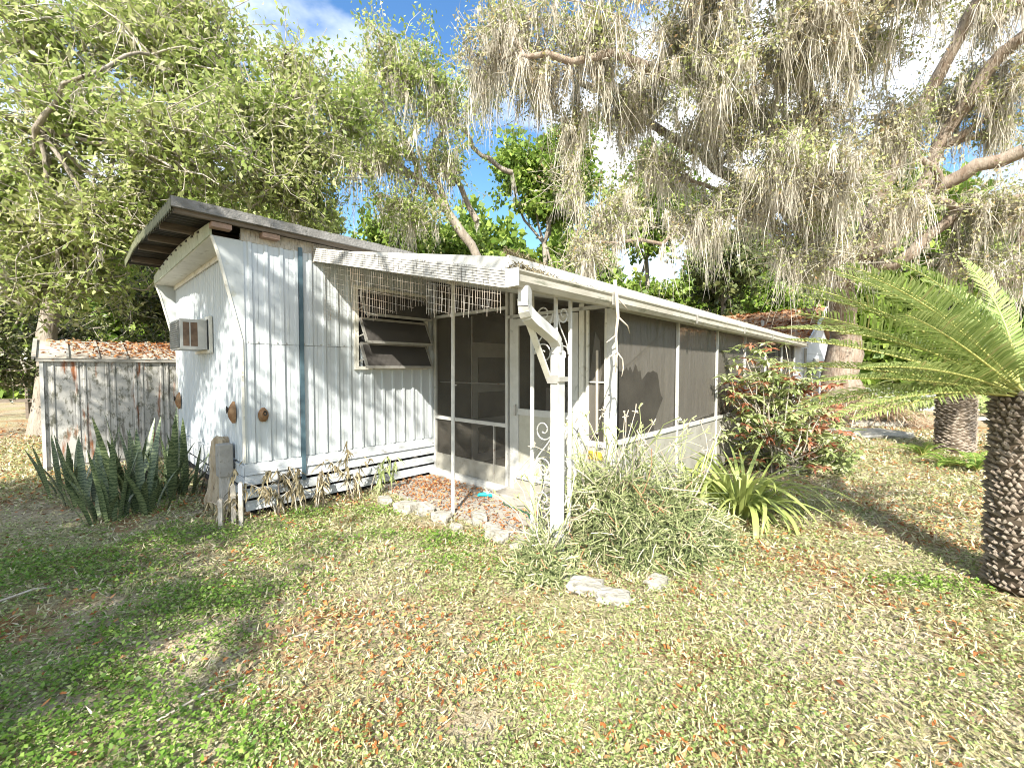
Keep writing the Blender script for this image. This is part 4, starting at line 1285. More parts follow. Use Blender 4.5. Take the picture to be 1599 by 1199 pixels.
# trees behind the viewer that shade the left of the lawn and dapple the home
blob_tree("shade_oak", "leafy oak outside the frame whose shade falls on the left lawn", [(-6.5, -4.0, 0), (-6.0, -3.6, 2.5), (-5.2, -3.0, 4.2)],
          [((-5.5, -4.2, 5.6), (1.7, 1.8, 1.1)), ((-3.95, -5.0, 5.4), (1.35, 1.7, 0.9)), ((-7.0, -1.6, 5.6), (1.4, 1.5, 1.0)), ((-4.2, -6.6, 6.0), (1.0, 1.2, 0.9)), ((-4.6, -2.0, 5.6), (1.3, 1.2, 0.8))],
          90, L_BAY, 34000, 0.12, 0.035, r0=0.2, subs=34, spread=0.22, twigs=3)
blob_tree("overhanging_oak", "oak outside the frame whose broken shade dapples the home", [(-9.5, -1.0, 0), (-8.8, -0.8, 3.0), (-7.6, -0.2, 5.0)],
          [((-5.9, 0.2, 6.4), (1.5, 1.2, 0.8)), ((-4.4, -0.4, 6.9), (1.1, 1.0, 0.6)), ((-7.4, 0.5, 6.2), (1.2, 1.3, 0.9)), ((-3.4, -1.4, 7.2), (0.7, 0.8, 0.4)), ((-1.9, -2.3, 6.7), (1.3, 0.5, 0.35))],
          91, L_BAY, 14500, 0.10, 0.026, r0=0.17, subs=30, spread=0.2, twigs=3,
          limbs=[([(-7.6, -0.2, 5.0), (-5.6, -0.3, 6.5), (-3.6, -1.0, 7.3), (-2.4, -1.5, 7.8)], 0.1, 0.04), ([(-7.6, -0.2, 5.0), (-5.0, 0.4, 7.2), (-3.6, 0.2, 8.0)], 0.09, 0.03)])


# ------------------------------------------------------------------ sago palms
def frond_arrays(rg, L, el, droop, leaf_len, pairs, curl=0.0):
    n_ = 26
    s_ = np.linspace(0, 1, n_)
    ang = el - droop * s_ ** 1.35
    dx, dz = np.cos(ang), np.sin(ang)
    x = np.concatenate([[0], np.cumsum((dx[1:] + dx[:-1]) / 2)]) * L / (n_ - 1)
    z = np.concatenate([[0], np.cumsum((dz[1:] + dz[:-1]) / 2)]) * L / (n_ - 1)
    y = curl * s_ ** 2 * L
    P = np.stack([x, y, z], 1)
    T = unit(np.gradient(P, axis=0))
    t = np.linspace(0.13, 0.995, pairs)
    Vs, Fs = [], []
    for sd in (-1, 1):
        tt_ = t + rg.normal(0, 0.003, pairs)
        B = np.stack([np.interp(tt_, s_, P[:, i]) for i in range(3)], 1)
        Tt = unit(np.stack([np.interp(tt_, s_, T[:, i]) for i in range(3)], 1))
        side = unit(np.cross(Tt, np.tile([0, 0, 1.0], (pairs, 1)))) * sd
        upv = np.cross(side, Tt) * sd
        ln_ = leaf_len * np.clip(np.sin(np.pi * (0.10 + 0.83 * tt_)), 0.15, 1) * rg.uniform(0.9, 1.08, pairs)
        d1 = unit(Tt * (0.40 + 0.45 * tt_[:, None]) + side * 0.95 + upv * 0.38 + rg.normal(0, 0.05, (pairs, 3)))
        d2 = unit(d1 + Tt * 0.25 - upv * 0.55)
        w_ = 0.0072
        wv = Tt * w_
        M = B + d1 * ln_[:, None] * 0.55
        E = M + d2 * ln_[:, None] * 0.45
        V = np.stack([B - wv * 0.6, B + wv * 0.6, M + wv, M - wv, E + wv * 0.15, E - wv * 0.15], 1).reshape(-1, 3)
        b = np.arange(pairs)[:, None] * 6
        F = np.concatenate([b + [0, 1, 2, 3], b + [3, 2, 4, 5]])
        Vs.append(V)
        Fs.append(F)
    rach = tube_arrays(P, np.linspace(0.011, 0.003, n_), 5)
    return join(list(zip(Vs, Fs))), rach


def sago(label, base, r, zc, fronds, seed, group, scale_n=1300):
    """fronds: (azimuth deg, elevation deg, length, droop)"""
    rg = np.random.default_rng(seed)
    t = thing("sago_palm", label, "sago palm", tuple(base), 0, group)
    zs = np.linspace(0, zc, 14)
    MB().tube([(0, 0, z) for z in zs], [r * (0.92 if 0 < i < 13 else 0.8) for i in range(14)], 16).build("trunk", PALMC, t)
    m_v, m_f, o_ = [], [], 0
    rows = int(zc / 0.030)
    per = max(10, int(scale_n / rows))
    for i in range(rows):
        z = 0.02 + zc * i / rows + rg.normal(0, 0.006)
        for j in range(per):
            if rg.random() < 0.14:
                continue
            a = 2 * math.pi * (j + 0.5 * (i % 2)) / per + rg.normal(0, 0.05)
            ca, sa = math.cos(a), math.sin(a)
            w_, h_, o2 = r * 2.9 / per * rg.uniform(0.8, 1.1), 0.034 * rg.uniform(0.7, 1.3), 0.034 * rg.uniform(0.3, 1.6)
            ri = r * 0.9
            out = np.array([ca, sa, 0])
            tg = np.array([-sa, ca, 0])
            c0 = out * ri + [0, 0, z]
            tip = out * (ri + o2) + [0, 0, z + h_ * 0.75]
            vs = [c0 - tg * w_, c0 + tg * w_, c0 + [0, 0, h_], tip - tg * w_ * 0.35, tip + tg * w_ * 0.35, tip + out * -0.02 + [0, 0, 0.018]]
            m_v += vs
            m_f += [(o_, o_ + 1, o_ + 4), (o_, o_ + 4, o_ + 3), (o_ + 1, o_ + 2, o_ + 5), (o_ + 1, o_ + 5, o_ + 4), (o_ + 2, o_, o_ + 3), (o_ + 2, o_ + 3, o_ + 5)]
            m_f += [(o_ + 3, o_ + 4, o_ + 5)]
            o_ += 6
    np_mesh("leaf_bases", np.array(m_v), np.array(m_f), PALMB, t, kind="stuff")
    for (az, el, L, dr) in fronds:
        (V, F), (Vr, Fr) = frond_arrays(rg, L, R(el + 4), R(dr), 0.25 * L / 1.45, 70, rg.normal(0, 0.06))
        fo = np_mesh("frond", Vr, Fr, L_RACH, t, smooth=True)
        lf = np_mesh("leaflets", V, F, L_SAGO, fo, kind="stuff")
        a = R(az)
        fo.location = (r * 0.35 * math.cos(a), r * 0.35 * math.sin(a), zc + rg.uniform(-0.03, 0.06))
        fo.rotation_euler = (rg.normal(0, 0.12), 0, a)
    return t


FR = [(165, 40, 1.65, 24), (177, 30, 1.65, 24), (188, 38, 1.6, 28), (157, 52, 1.6, 34), (149, 40, 1.6, 30), (182, 8, 1.55, 18), (170, 20, 1.65, 20), (195, 14, 1.5, 22), (160, 12, 1.6, 20), (174, 50, 1.55, 34), (200, 30, 1.5, 30), (141, 54, 1.5, 34), (186, -4, 1.4, 18), (176, 2, 1.6, 26), (168, 4, 1.6, 30), (190, 4, 1.5, 30), (162, 26, 1.65, 30),
      (128, 62, 1.35, 45), (100, 66, 1.3, 45), (75, 50, 1.3, 45), (45, 40, 1.35, 45), (15, 35, 1.35, 45), (-15, 45, 1.35, 50), (-45, 35, 1.3, 50), (228, 40, 1.15, 95), (250, 50, 1.1, 95), (-80, 52, 1.2, 85), (110, 36, 1.4, 40), (60, 28, 1.35, 40), (160, 70, 1.3, 40), (-60, 70, 1.2, 60), (90, 80, 1.2, 30), (20, 72, 1.2, 40)]
sago("stout sago palm with arching fronds at the right edge of the lawn", (3.84, 3.12, 0), 0.205, 1.46, FR, 5, "sago palms")
rgs = np.random.default_rng(8)
FR2 = [(i * 360 / 22 + rgs.uniform(-8, 8), rgs.uniform(5, 70), rgs.uniform(1.1, 1.4), rgs.uniform(45, 80)) for i in range(22)]
sago("shorter sago palm standing in the shade behind the front palm", (8.84, 8.39, 0), 0.31, 1.25, FR2, 6, "sago palms", 600)
# young cycads at its foot
for i, (x, y, lab) in enumerate(((1440, 712, "small cycad with feathery fronds at the left foot of the rear sago"), (1480, 728, "bright green young cycad in front of the rear sago trunk"), (1525, 735, "bright green young cycad between the two sago trunks"))):
    b0 = gnd(x, y)
    t = thing("young_cycad", lab, "cycad", (b0[0], b0[1], 0), 0, "young cycads under the rear sago")
    rg = np.random.default_rng(80 + i)
    for k in range(13):
        (V, F), (Vr, Fr) = frond_arrays(rg, rg.uniform(0.35, 0.6), R(rg.uniform(25, 65)), R(60), 0.10, 26, 0.0)
        V[:, :] = V
        fo = np_mesh("frond", Vr, Fr, L_RACH, t)
        np_mesh("leaflets", V, F, L_PATCH, fo, kind="stuff")
        fo.rotation_euler = (0, 0, k * 2.4)

# ------------------------------------------------------------------ plants by the house
def blade_mesh(L, w, bend, twist, segs=7, fold=0.25, tipw=0.15):
    """an upright or arching leaf, root at origin, curving towards +x"""
    m = MB()
    x = z = 0.0
    a = R(88)
    rows = []
    for i in range(segs + 1):
        f = i / segs
        ww = w * (math.sin(math.pi * (0.16 + 0.80 * f)) ** 0.8 if f < 1 else tipw * 0.2)
        tw = twist * f
        sx, sy = -math.sin(tw) * 0.0, 1.0
        rows.append([(x, -ww * math.cos(tw), z), (x + fold * ww * math.sin(a), 0 + 0.0, z - fold * ww * math.cos(a) * -1), (x, ww * math.cos(tw), z)])
        a2 = a - bend * (f + 0.5 / segs)
        x += L / segs * math.cos(a2)
        z += L / segs * math.sin(a2)
    vs = [p for r_ in rows for p in r_]
    fs = []
    for i in range(segs):
        for j in (0, 1):
            o_ = i * 3 + j
            fs.append((o_, o_ + 1, o_ + 4, o_ + 3))
    m.add(vs, fs)
    return m


def blade_data(name, mat, *a, **k):
    m = blade_mesh(*a, **k)
    me = bpy.data.meshes.new(name)
    me.from_pydata(m.v, [], m.f)
    me.materials.append(mat)
    me.polygons.foreach_set("use_smooth", [True] * len(me.polygons))
    me.update()
    return me


rs = random.Random(17)
SN = [blade_data("leaf", SNAKE, L, w, b, tw) for L, w, b, tw in ((0.85, 0.036, 0.15, 0.3), (0.75, 0.038, 0.35, -0.4), (0.62, 0.034, 0.5, 0.5), (0.95, 0.034, 0.1, -0.2), (0.5, 0.032, 0.8, 0.2))]
SPL = [(135, 790, 11, 0.80, "snake plant before the shed's left rust streak"), (170, 812, 10, 0.85, "snake plant at the front of the clump with pale edged leaves"), (205, 775, 11, 0.95, "snake plant before the middle of the shed"),
       (228, 800, 10, 0.92, "snake plant leaning outward at the clump's front right"), (258, 778, 11, 1.05, "tall snake plant below the orange wall pocket"), (290, 770, 10, 0.90, "snake plant against the foot of the end wall"), (110, 770, 9, 0.7, "snake plant at the shed's left corner")]
for x, y, k, sc_, lab in SPL:
    b0 = gnd(x, y)
    t = thing("snake_plant", lab, "snake plant", (b0[0], b0[1], 0), rs.uniform(0, 6), "snake plants along the shed")
    for i in range(k + 6):
        o = link("leaf", rs.choice(SN), t)
        a, d = rs.uniform(0, 6.28), rs.uniform(0.02, 0.2)
        o.location = (d * math.cos(a), d * math.sin(a), -0.02)
        o.rotation_euler = (0, rs.uniform(-0.02, 0.17) + d * 0.45, a + rs.uniform(-0.7, 0.7))
        s_ = sc_ * rs.uniform(0.85, 1.35)
        o.scale = (s_, s_, s_)

# strap leaved lily beside the porch
LY = [blade_data("leaf", L_LILY, L, w, b, tw, segs=10, fold=0.35) for L, w, b, tw in ((0.95, 0.020, 2.5, 0.5), (0.8, 0.022, 3.1, -0.7), (1.05, 0.020, 1.9, 0.9), (0.65, 0.018, 1.9, 0.0), (0.9, 0.023, 3.4, 0.6), (0.7, 0.019, 3.8, -0.5), (0.9, 0.018, 1.2, 0.3))]
for x, y, k, lab, sc_ in ((1155, 800, 130, "large pale green strap leaved lily with leaves arching to the lawn", 1.2), (1085, 770, 16, "smaller strap leaved lily between the pencil stem shrub and the porch", 1.15)):
    b0 = gnd(x, y)
    t = thing("strap_lily", lab, "lily plant", (b0[0], b0[1], 0), 0, "strap leaved lilies by the porch")
    for i in range(k):
        o = link("leaf", rs.choice(LY), t)
        a, d = rs.uniform(0, 6.28), rs.uniform(0.0, 0.2)
        o.location = (d * math.cos(a), d * math.sin(a), -0.02)
        o.rotation_euler = (rs.uniform(-0.25, 0.25), rs.uniform(-0.1, 0.35), a + rs.uniform(-0.9, 0.9))
        s_ = sc_ * rs.uniform(0.7, 1.2)
        o.scale = (s_, s_, s_)


def stem_shrub(label, base, rad, h, nst, seed, r_=0.0068, name="pencil_shrub", lean=(0, 0)):
    """a tangle of thin forking succulent stems"""
    rg = np.random.default_rng(seed)
    t = thing(name, label, "shrub", (base[0], base[1], 0), 0, "pencil stemmed shrubs by the column")
    parts = []
    for _ in range(nst):
        a, d = rg.uniform(0, 6.28), rad * rg.random() ** 0.6
        p = np.array([d * math.cos(a), d * math.sin(a), rg.uniform(-0.02, 0.5) * h * rg.random() * (1.15 - d / rad)])
        di = np.array([math.cos(a) * 0.6 + lean[0], math.sin(a) * 0.6 + lean[1], rg.uniform(0.4, 1.3)]) + rg.normal(0, 0.45, 3)
        di /= np.linalg.norm(di)
        L = h * rg.uniform(0.12, 0.42) * (1.2 - 0.6 * d / rad)
        pts = [p]
        for k in range(4):
            di = di + rg.normal(0, 0.55, 3) + [0, 0, -0.12 * k * rg.random()]
            di /= np.linalg.norm(di)
            pts.append(pts[-1] + di * L / 4)
        pts = np.array(pts)
        pts[:, 2] = np.maximum(pts[:, 2], 0.004)
        parts.append(tube_arrays(pts, r_ * rg.uniform(0.6, 1.15) * np.linspace(1, 0.6, 5), 4))
        if rg.random() < 0.8:
            q2 = pts[rg.integers(1, 4)]
            e = [q2]
            d2 = unit(di + rg.normal(0, 0.6, 3))
            for k in range(3):
                d2 = unit(d2 + rg.normal(0, 0.25, 3))
                e.append(e[-1] + d2 * L * 0.16)
            e = np.array(e)
            e[:, 2] = np.maximum(e[:, 2], 0.004)
            parts.append(tube_arrays(e, r_ * np.linspace(0.75, 0.5, 4), 4))
    V, F = join(parts)
    np_mesh("stems", V, F, L_STEM, t, kind="stuff", smooth=True)
    # a few long bare shoots
    for k in range(14):
        a = rg.uniform(0, 6.28)
        p = np.array([rad * 0.4 * math.cos(a), rad * 0.4 * math.sin(a), h * 0.3])
        di = unit(np.array([math.cos(a) * 0.5, math.sin(a) * 0.5, 1.0]) + rg.normal(0, 0.2, 3))
        pts = [p]
        for i in range(6):
            di = unit(di + rg.normal(0, 0.16, 3))
            pts.append(pts[-1] + di * min(h, 1.0) * 0.13)
        m = MB().tube(pts, np.linspace(0.005, 0.003, 7), 5)
        tip = pts[-1]
        for i in range(6):
            m.bar(tip, tip + rg.normal(0, 0.022, 3) + di * 0.02, 0.008, 0.006)
        m.build("shoot", DEADW if k % 2 else L_STEM, t, smooth=False)
    return t


stem_shrub("big tangled grey green pencil stem shrub filling the bed right of the downspout", gnd(985, 850), 0.44, 1.7, 2300, 31)
stem_shrub("pencil stem shrub at the right end of the bed beside the lily", gnd(1062, 850), 0.36, 1.3, 1300, 32)
stem_shrub("low pencil stem shrub at the foot of the downspout and iron column", gnd(848, 893), 0.24, 0.75, 800, 33)
stem_shrub("upright pencil stem shrub against the porch corner post", gnd(935, 850), 0.33, 1.7, 1150, 34)

# shrub with whorled green and red leaves
rg = np.random.default_rng(44)
sb0 = gnd(1215, 735)
ws = thing("red_leaf_shrub", "loose shrub with whorls of green and rust red leaves before the porch side", "shrub", (sb0[0], sb0[1], 0))
stems, tips = [], []
targets = [(1150, 560), (1165, 590), (1135, 620), (1200, 570), (1235, 580), (1265, 600), (1290, 640), (1300, 680), (1285, 700), (1260, 720), (1240, 660), (1210, 640), (1180, 660), (1170, 700), (1195, 730), (1225, 700), (1250, 630), (1180, 610), (1215, 600), (1275, 740), (1150, 650), (1230, 745), (1210, 770), (1265, 770)]
for (x, y) in targets:
    for k in range(7):
        e = at(x + rg.normal(0, 16), y + rg.normal(0, 16), sb0[1] + rg.normal(0.0, 0.35)) - np.array([sb0[0], sb0[1], 0])
        c = curve((rg.normal(0, 0.12), rg.normal(0, 0.12), 0), e, rg, 8, 0.09, 0.05)
        c[:, 2] = np.maximum(c[:, 2], 0)
        stems.append(tube_arrays(c, np.linspace(0.014, 0.005, 8), 5))
        tips += [c[-1], c[-1] + rg.normal(0, 0.09, 3), c[-2] + rg.normal(0, 0.06, 3), c[-3] + rg.normal(0, 0.1, 3), c[-4] + rg.normal(0, 0.12, 3)]
V, F = join(stems)
np_mesh("stems", V, F, TWIG, ws, smooth=True)
tips = np.array(tips)
tips = tips[tips[:, 2] > 0.12]
is_red = (rg.random(len(tips)) < 0.24 + 0.25 * (tips[:, 0] > 0.25))
for nm, mt, sel in (("green_foliage", L_SHRUB, ~is_red), ("red_foliage", L_RED, is_red)):
    T = tips[sel]
    k = 8
    a = np.tile(np.arange(k) * 2 * np.pi / k, len(T)) + np.repeat(rg.uniform(0, 6, len(T)), k)
    P = np.repeat(T, k, 0)
    el = rg.uniform(-0.7, 0.45, len(P))
    D = np.stack([np.cos(a), np.sin(a), el], 1)
    V, F = leaves(P, D, np.tile([0, 0, 1.0], (len(P), 1)) + rg.normal(0, 0.15, (len(P), 3)), rg.uniform(0.10, 0.19, len(P)), rg.uniform(0.018, 0.029, len(P)), 0.08)
    np_mesh(nm, V, F, mt, ws, kind="stuff")

# withered stalks along the skirting
ST = [(395, 800, 0.75, "withered stalk with drooping leaves at the home's corner"), (428, 806, 0.55, "thick brown cane stump before the skirting near the corner"), (470, 800, 0.95, "withered stalk arching before the blue trim strip"), (500, 795, 0.9, "brown wilted stalk just right of the blue trim strip"),
      (552, 780, 0.85, "wilted cane with hanging leaves below the awning window"), (592, 768, 0.62, "stalk with a few green leaves at the patio's corner"), (350, 815, 0.6, "dry weed stalk beside the grey stump")]
for i, (x, y, h, lab) in enumerate(ST):
    b0 = gnd(x, y)
    rg = np.random.default_rng(100 + i)
    t = thing("withered_stalk", lab, "dead plant", (b0[0], b0[1], 0), 0, "withered stalks along the skirting")
    for k in range(4):
        hh = h * rg.uniform(0.45, 1.0)
        a = rg.uniform(0, 6.28)
        p0 = np.array([rg.normal(0, 0.07), rg.normal(0, 0.03), 0])
        pts = [p0]
        d = unit(np.array([0.12 * math.cos(a), 0.12 * math.sin(a), 1.0]))
        for j in range(7):
            d = unit(d + rg.normal(0, 0.05, 3) + np.array([math.cos(a), math.sin(a), -0.5]) * 0.05 * j * (1 if k else 0.2))
            pts.append(pts[-1] + d * hh / 7)
        MB().tube(pts, np.linspace(0.016 if i == 1 and k == 0 else 0.008, 0.004, 8), 6).build("stalk", WOOD if k == 0 else TWIG, t, smooth=True)
        if i == 1 and k == 0:
            continue
        A = np.array(pts[3:])
        n_ = 26
        P = A[rg.integers(0, len(A), n_)]
        D = rg.normal(0, 0.5, (n_, 3)) + [0, 0, -1.2]
        V, F = ribbons(P, D, rg.uniform(0.08, 0.2, n_), rg.uniform(0.009, 0.016, n_), 3, rg, 0.3, 0.2)
        np_mesh("withered_leaves", V, F, L_DRY if i != 5 else L_SHRUB, t, kind="stuff")

# grey stump, stakes, leaning stick, boards at the home's corner
sp0 = gnd(335, 792)
stp = thing("tree_stump", "pale weathered tree stump against the end wall", "stump", (sp0[0], sp0[1] + 0.15, 0))
rg = np.random.default_rng(9)
pv = []
for i in range(9):
    f = i / 8
    for j in range(14):
        a = 2 * math.pi * j / 14
        rr_ = (0.13 - 0.03 * f + 0.05 * (1 - f) ** 4) * (1 + 0.14 * math.sin(5 * a) + 0.06 * rg.normal())
        pv.append((rr_ * math.cos(a), rr_ * math.sin(a), 0.80 * f + (0.03 * math.sin(3 * a) if i == 8 else 0)))
pf = [(i * 14 + j, i * 14 + (j + 1) % 14, (i + 1) * 14 + (j + 1) % 14, (i + 1) * 14 + j) for i in range(8) for j in range(14)] + [tuple(112 + j for j in range(14))]
MB().add(pv, pf).build("trunk", surf("buff_stump", (0.40, 0.31, 0.20), (0.55, 0.47, 0.34), (0.13, 0.09, 0.06), 6, 0.9, 0.7, 30, sc3=(5, 5, 0.5)), stp, smooth=False)
b0 = gnd(352, 796)
bd = thing("concrete_block", "grey white block standing upright between the stump and the skirting", "block", (b0[0], b0[1], 0), TH)
MB().box(-0.05, 0.05, -0.05, 0.05, 0.0, 0.40).build("foot", GREYW, bd, bevel=0.01)
MB().box(-0.07, 0.075, -0.08, 0.08, 0.402, 0.78).build("body", CONC, bd, bevel=0.012)
for x, y, h, lab in ((365, 818, 0.42, "short pale wooden stake by the stump"), (377, 822, 0.46, "thin white stake at the corner of the skirting"), (345, 824, 0.3, "stubby grey stake left of the white stake")):
    b0 = gnd(x, y)
    k_ = thing("garden_stake", lab, "stake", (b0[0], b0[1], 0), rs.uniform(0, 1), "stakes at the home's corner")
    MB().prism([(-0.02, 0), (0.02, 0), (0.02, h - 0.01), (0.0, h + 0.015), (-0.02, h - 0.01)], 1, -0.012, 0.012).build("shaft", GREYW, k_)
    MB().box(-0.023, 0.023, -0.015, 0.015, h * 0.72, h * 0.76).build("tie", DEADW, k_)
k_ = thing("leaning_stick", "thin dark stick leaning on the end wall above the stump", "stick", (sp0[0] + 0.08, sp0[1] + 0.2, 0))
MB().tube([(0.02, 0, 0.55), (-0.02, 0.02, 0.9), (-0.06, 0.03, 1.15)], [0.018, 0.016, 0.014], 7).build("rod", DARKW, k_)

# stones edging the patio
ED = [(601, 786, 0.16, "small rough stone at the patio edge next to the stalk"), (634, 797, 0.20, "pale rough edging stone, second from the skirting"), (662, 800, 0.20, "large white edging stone left of the thin pole"), (690, 812, 0.17, "broken white edging stone just left of the thin pole"),
      (712, 826, 0.10, "small chip of stone at the foot of the thin pole"), (748, 815, 0.19, "flat mossy edging stone right of the thin pole"), (768, 828, 0.13, "half buried edging stone before the hose"), (778, 842, 0.18, "square white edging stone nearest the iron column"), (808, 858, 0.10, "lone white stone in the weeds near the column")]


def stone(b0, s, lab, seed, group, name="edging_stone", flat=0.5, rot=None):
    rg = np.random.default_rng(seed)
    import bmesh
    bm = bmesh.new()
    bmesh.ops.create_cube(bm, size=2)
    bmesh.ops.subdivide_edges(bm, edges=bm.edges[:], cuts=3, use_grid_fill=True)
    for v in bm.verts:
        v.co = v.co * (0.75 + 0.25 / max(0.6, v.co.length / 1.25))
        v.co += Vector(rg.normal(0, 0.06, 3))
        v.co = Vector((v.co.x * s * 0.62, v.co.y * s * 0.42, max(v.co.z, -0.4) * s * flat * 0.5))
    me = bpy.data.meshes.new(name)
    bm.to_mesh(me)
    bm.free()
    me.materials.append(STONE)
    o = link(name, me)
    o.location = (b0[0], b0[1], s * flat * 0.2)
    o.rotation_euler = (0, 0, TH + R(90) + rg.normal(0, 0.2) if rot is None else rot)
    tag(o, lab, "stone", group)
    return o


for i, (x, y, s_, lab) in enumerate(ED):
    stone(gnd(x, y), s_, lab, 200 + i, "stones edging the patio", flat=0.7)
for i, (x, y, s_, lab, rot) in enumerate(((880, 902, 0.15, "grey border stone at the left end of the shrub bed", -0.3), (915, 920, 0.2, "long pale border stone in front of the big pencil shrub", -0.35), (958, 936, 0.18, "rough border stone at the bed's front corner", -0.3), (1025, 912, 0.15, "grey border stone on the right side of the shrub bed", 0.8))):
    stone(gnd(x, y), s_, lab, 220 + i, "stones bordering the shrub bed", "border_stone", 0.45, rot)
for i, (x, y, s_, lab) in enumerate(((1350, 663, 1.3, "long pale slab lying by the dry frond heap"), (1352, 680, 1.2, "pale concrete slab nearer the lawn, on orange leaves"), (1525, 655, 0.9, "pale slab behind the rear sago trunk"))):
    stone(gnd(x, y), s_, lab, 230 + i, "pale slabs far back on the lawn", "concrete_slab", 0.16, 0.0)

# sticks on the lawn
for i, (x0, y0, x1, y1, r_, lab) in enumerate(((-10, 948, 85, 922, 0.007, "pale bent stick on the shaded lawn at the left edge"), (245, 1135, 370, 1075, 0.005, "long thin twig on the lawn edge of the shade"))):
    a, b = gnd(x0, y0), gnd(x1, y1)
    m_ = (a + b) / 2 + [0.02, 0.04, 0]
    o = MB().tube([(*a[:2], 0.03), (*m_[:2], 0.05), (*b[:2], 0.03)], [r_, r_ * 1.1, r_ * 0.5], 6).build("fallen_stick", DEADW, smooth=True)
    tag(o, lab, "stick", "sticks lying on the lawn")

# heap of dry fronds far right, low shrubs and rails at the back
hp = gnd(1350, 668)
n = 1700
rg = np.random.default_rng(77)
ph = rg.uniform(0, 6.28, n)
P = np.stack([rg.normal(0, 0.9, n), rg.normal(0, 0.4, n), np.abs(rg.normal(0.1, 0.15, n))], 1)
P[:, 2] += 0.55 * np.exp(-(P[:, 0] / 0.9) ** 2)
Vv, Ff = ribbons(P, np.stack([np.cos(ph), np.sin(ph), rg.uniform(-0.2, 0.6, n)], 1), rg.uniform(0.3, 0.9, n), rg.uniform(0.01, 0.02, n), 4, rg, 0.08, 0.22)
Vv[:, 2] = np.maximum(Vv[:, 2], 0.0)
o = np_mesh("frond_heap", Vv, Ff, L_CANE)
o.location = (hp[0] + 0.3, hp[1] + 0.5, 0)
tag(o, "heap of cut dry fronds below the sago's far fronds", "brush heap")
for i, (x, y, r_, h_, mt, lab) in enumerate(((1395, 655, 0.5, 0.5, L_GREEN, "small green bush right of the dry frond heap"), (1425, 648, 0.7, 0.8, L_SHRUB, "pale bush behind the rear sago, left of its trunk"), (1545, 655, 0.6, 0.8, L_SHRUB, "pale bush between the two sago trunks at the back"), (1300, 735, 0.35, 0.35, L_SHRUB, "low weed at the foot of the red leaved shrub"))):
    c = gnd(x, y)
    c = np.array([c[0], c[1], h_ * 0.55])
    blob_tree("low_bush", lab, [c * [1, 1, 0], c * [1, 1, 0.5], c], [(c, (r_, r_, h_ * 0.5))], 300 + i, mt, 1500, 0.09 if y > 700 else 0.14, 0.03, r0=0.02, subs=30, spread=0.1, twigs=2, cat="bush", group="low bushes at the back", bark=TWIG)
fc = thing("rail_fence", "low wooden rail fence beyond the shed's left corner", "fence", tuple(at(-60, 610, 14) * [1, 1, 0]))
for x in (0, 2.2, 4.4):
    MB().box(x - 0.05, x + 0.05, -0.05, 0.05, 0, 1.25).build("post", WOOD, fc)
for z in (0.55, 1.08):
    MB().box(-0.6, 4.8, -0.08, -0.052, z, z + 0.11).build("rail", WOOD, fc)


# ------------------------------------------------------------------ lawn
def free(x, y):
    u, b = to_local(x, y)
    inhouse = (u > -2.62) & (b > -0.03)
    inporch = (u > -0.03) & (b > -3.18)
    inpat = (u > -1.04) & (b > -2.6) & (b <= 0)
    inshed = (u > -4.25) & (u < -1.9) & (b > 4.7) & (b < 6.9)
    palm = ((x - 3.84) ** 2 + (y - 3.12) ** 2 < 0.07) | ((x - 8.84) ** 2 + (y - 8.39) ** 2 < 0.09)
    return ~(inhouse | inporch | inpat | inshed | palm)


def scatter(rng, n, rmax, pw, amax=66):
    a = R(90) + rng.uniform(-R(amax), R(amax), n)
    r = 1.0 + (rmax - 1.0) * rng.random(n) ** pw
    x, y = r * np.cos(a), r * np.sin(a)
    k_ = free(x, y)
    return x[k_], y[k_]


def vnoise(x, y, s, seed):
    """smooth value noise, 0..1"""
    rg = np.random.default_rng(seed)
    T = rg.random((64, 64))
    fx, fy = (x * s) % 64, (y * s) % 64
    i, j = fx.astype(int), fy.astype(int)
    tx, ty = fx - i, fy - j
    tx, ty = tx * tx * (3 - 2 * tx), ty * ty * (3 - 2 * ty)
    i1, j1 = (i + 1) % 64, (j + 1) % 64
    return (T[i, j] * (1 - tx) + T[i1, j] * tx) * (1 - ty) + (T[i, j1] * (1 - tx) + T[i1, j1] * tx) * ty


PATCH = [(340, 835, 0.75, 0.42), (90, 890, 1.0, 0.35), (480, 805, 0.35, 0.2), (560, 800, 0.5, 0.22), (660, 845, 0.7, 0.25), (330, 940, 0.55, 0.22), (260, 1000, 0.5, 0.2), (60, 1060, 0.5, 0.25), (200, 1130, 0.5, 0.25), (1420, 915, 0.42, 0.2), (760, 880, 0.5, 0.18), (240, 790, 0.4, 0.3), (330, 1160, 0.3, 0.2), (840, 870, 0.3, 0.15), (1500, 920, 0.3, 0.15), (130, 1190, 0.6, 0.2)]


def patchy(x, y):
    """how lush the spot is"""
    s = np.zeros_like(x)
    for (px_, py_, rx, ry) in PATCH:
        c = gnd(px_, py_)
        s = np.maximum(s, np.exp(-(((x - c[0]) / rx) ** 2 + ((y - c[1]) / ry) ** 2) * 1.1))
    left = np.clip((-x - 0.3) / 1.4, 0, 1) * np.clip((5.2 - y) / 1.2, 0, 1)
    return np.clip(s + 0.33 * left, 0, 1)


def bare(x, y):
    s = np.zeros_like(x)
    for (px_, py_, rx, ry) in ((250, 1010, 0.35, 0.16), (330, 975, 0.25, 0.08), (100, 1100, 0.3, 0.1), (740, 1130, 0.22, 0.14), (180, 940, 0.3, 0.1), (90, 800, 0.9, 0.5), (330, 1180, 0.2, 0.1), (690, 820, 0.35, 0.12), (440, 985, 0.3, 0.08)):
        c = gnd(px_, py_)
        s = np.maximum(s, np.exp(-(((x - c[0]) / rx) ** 2 + ((y - c[1]) / ry) ** 2) * 1.3))
    return s


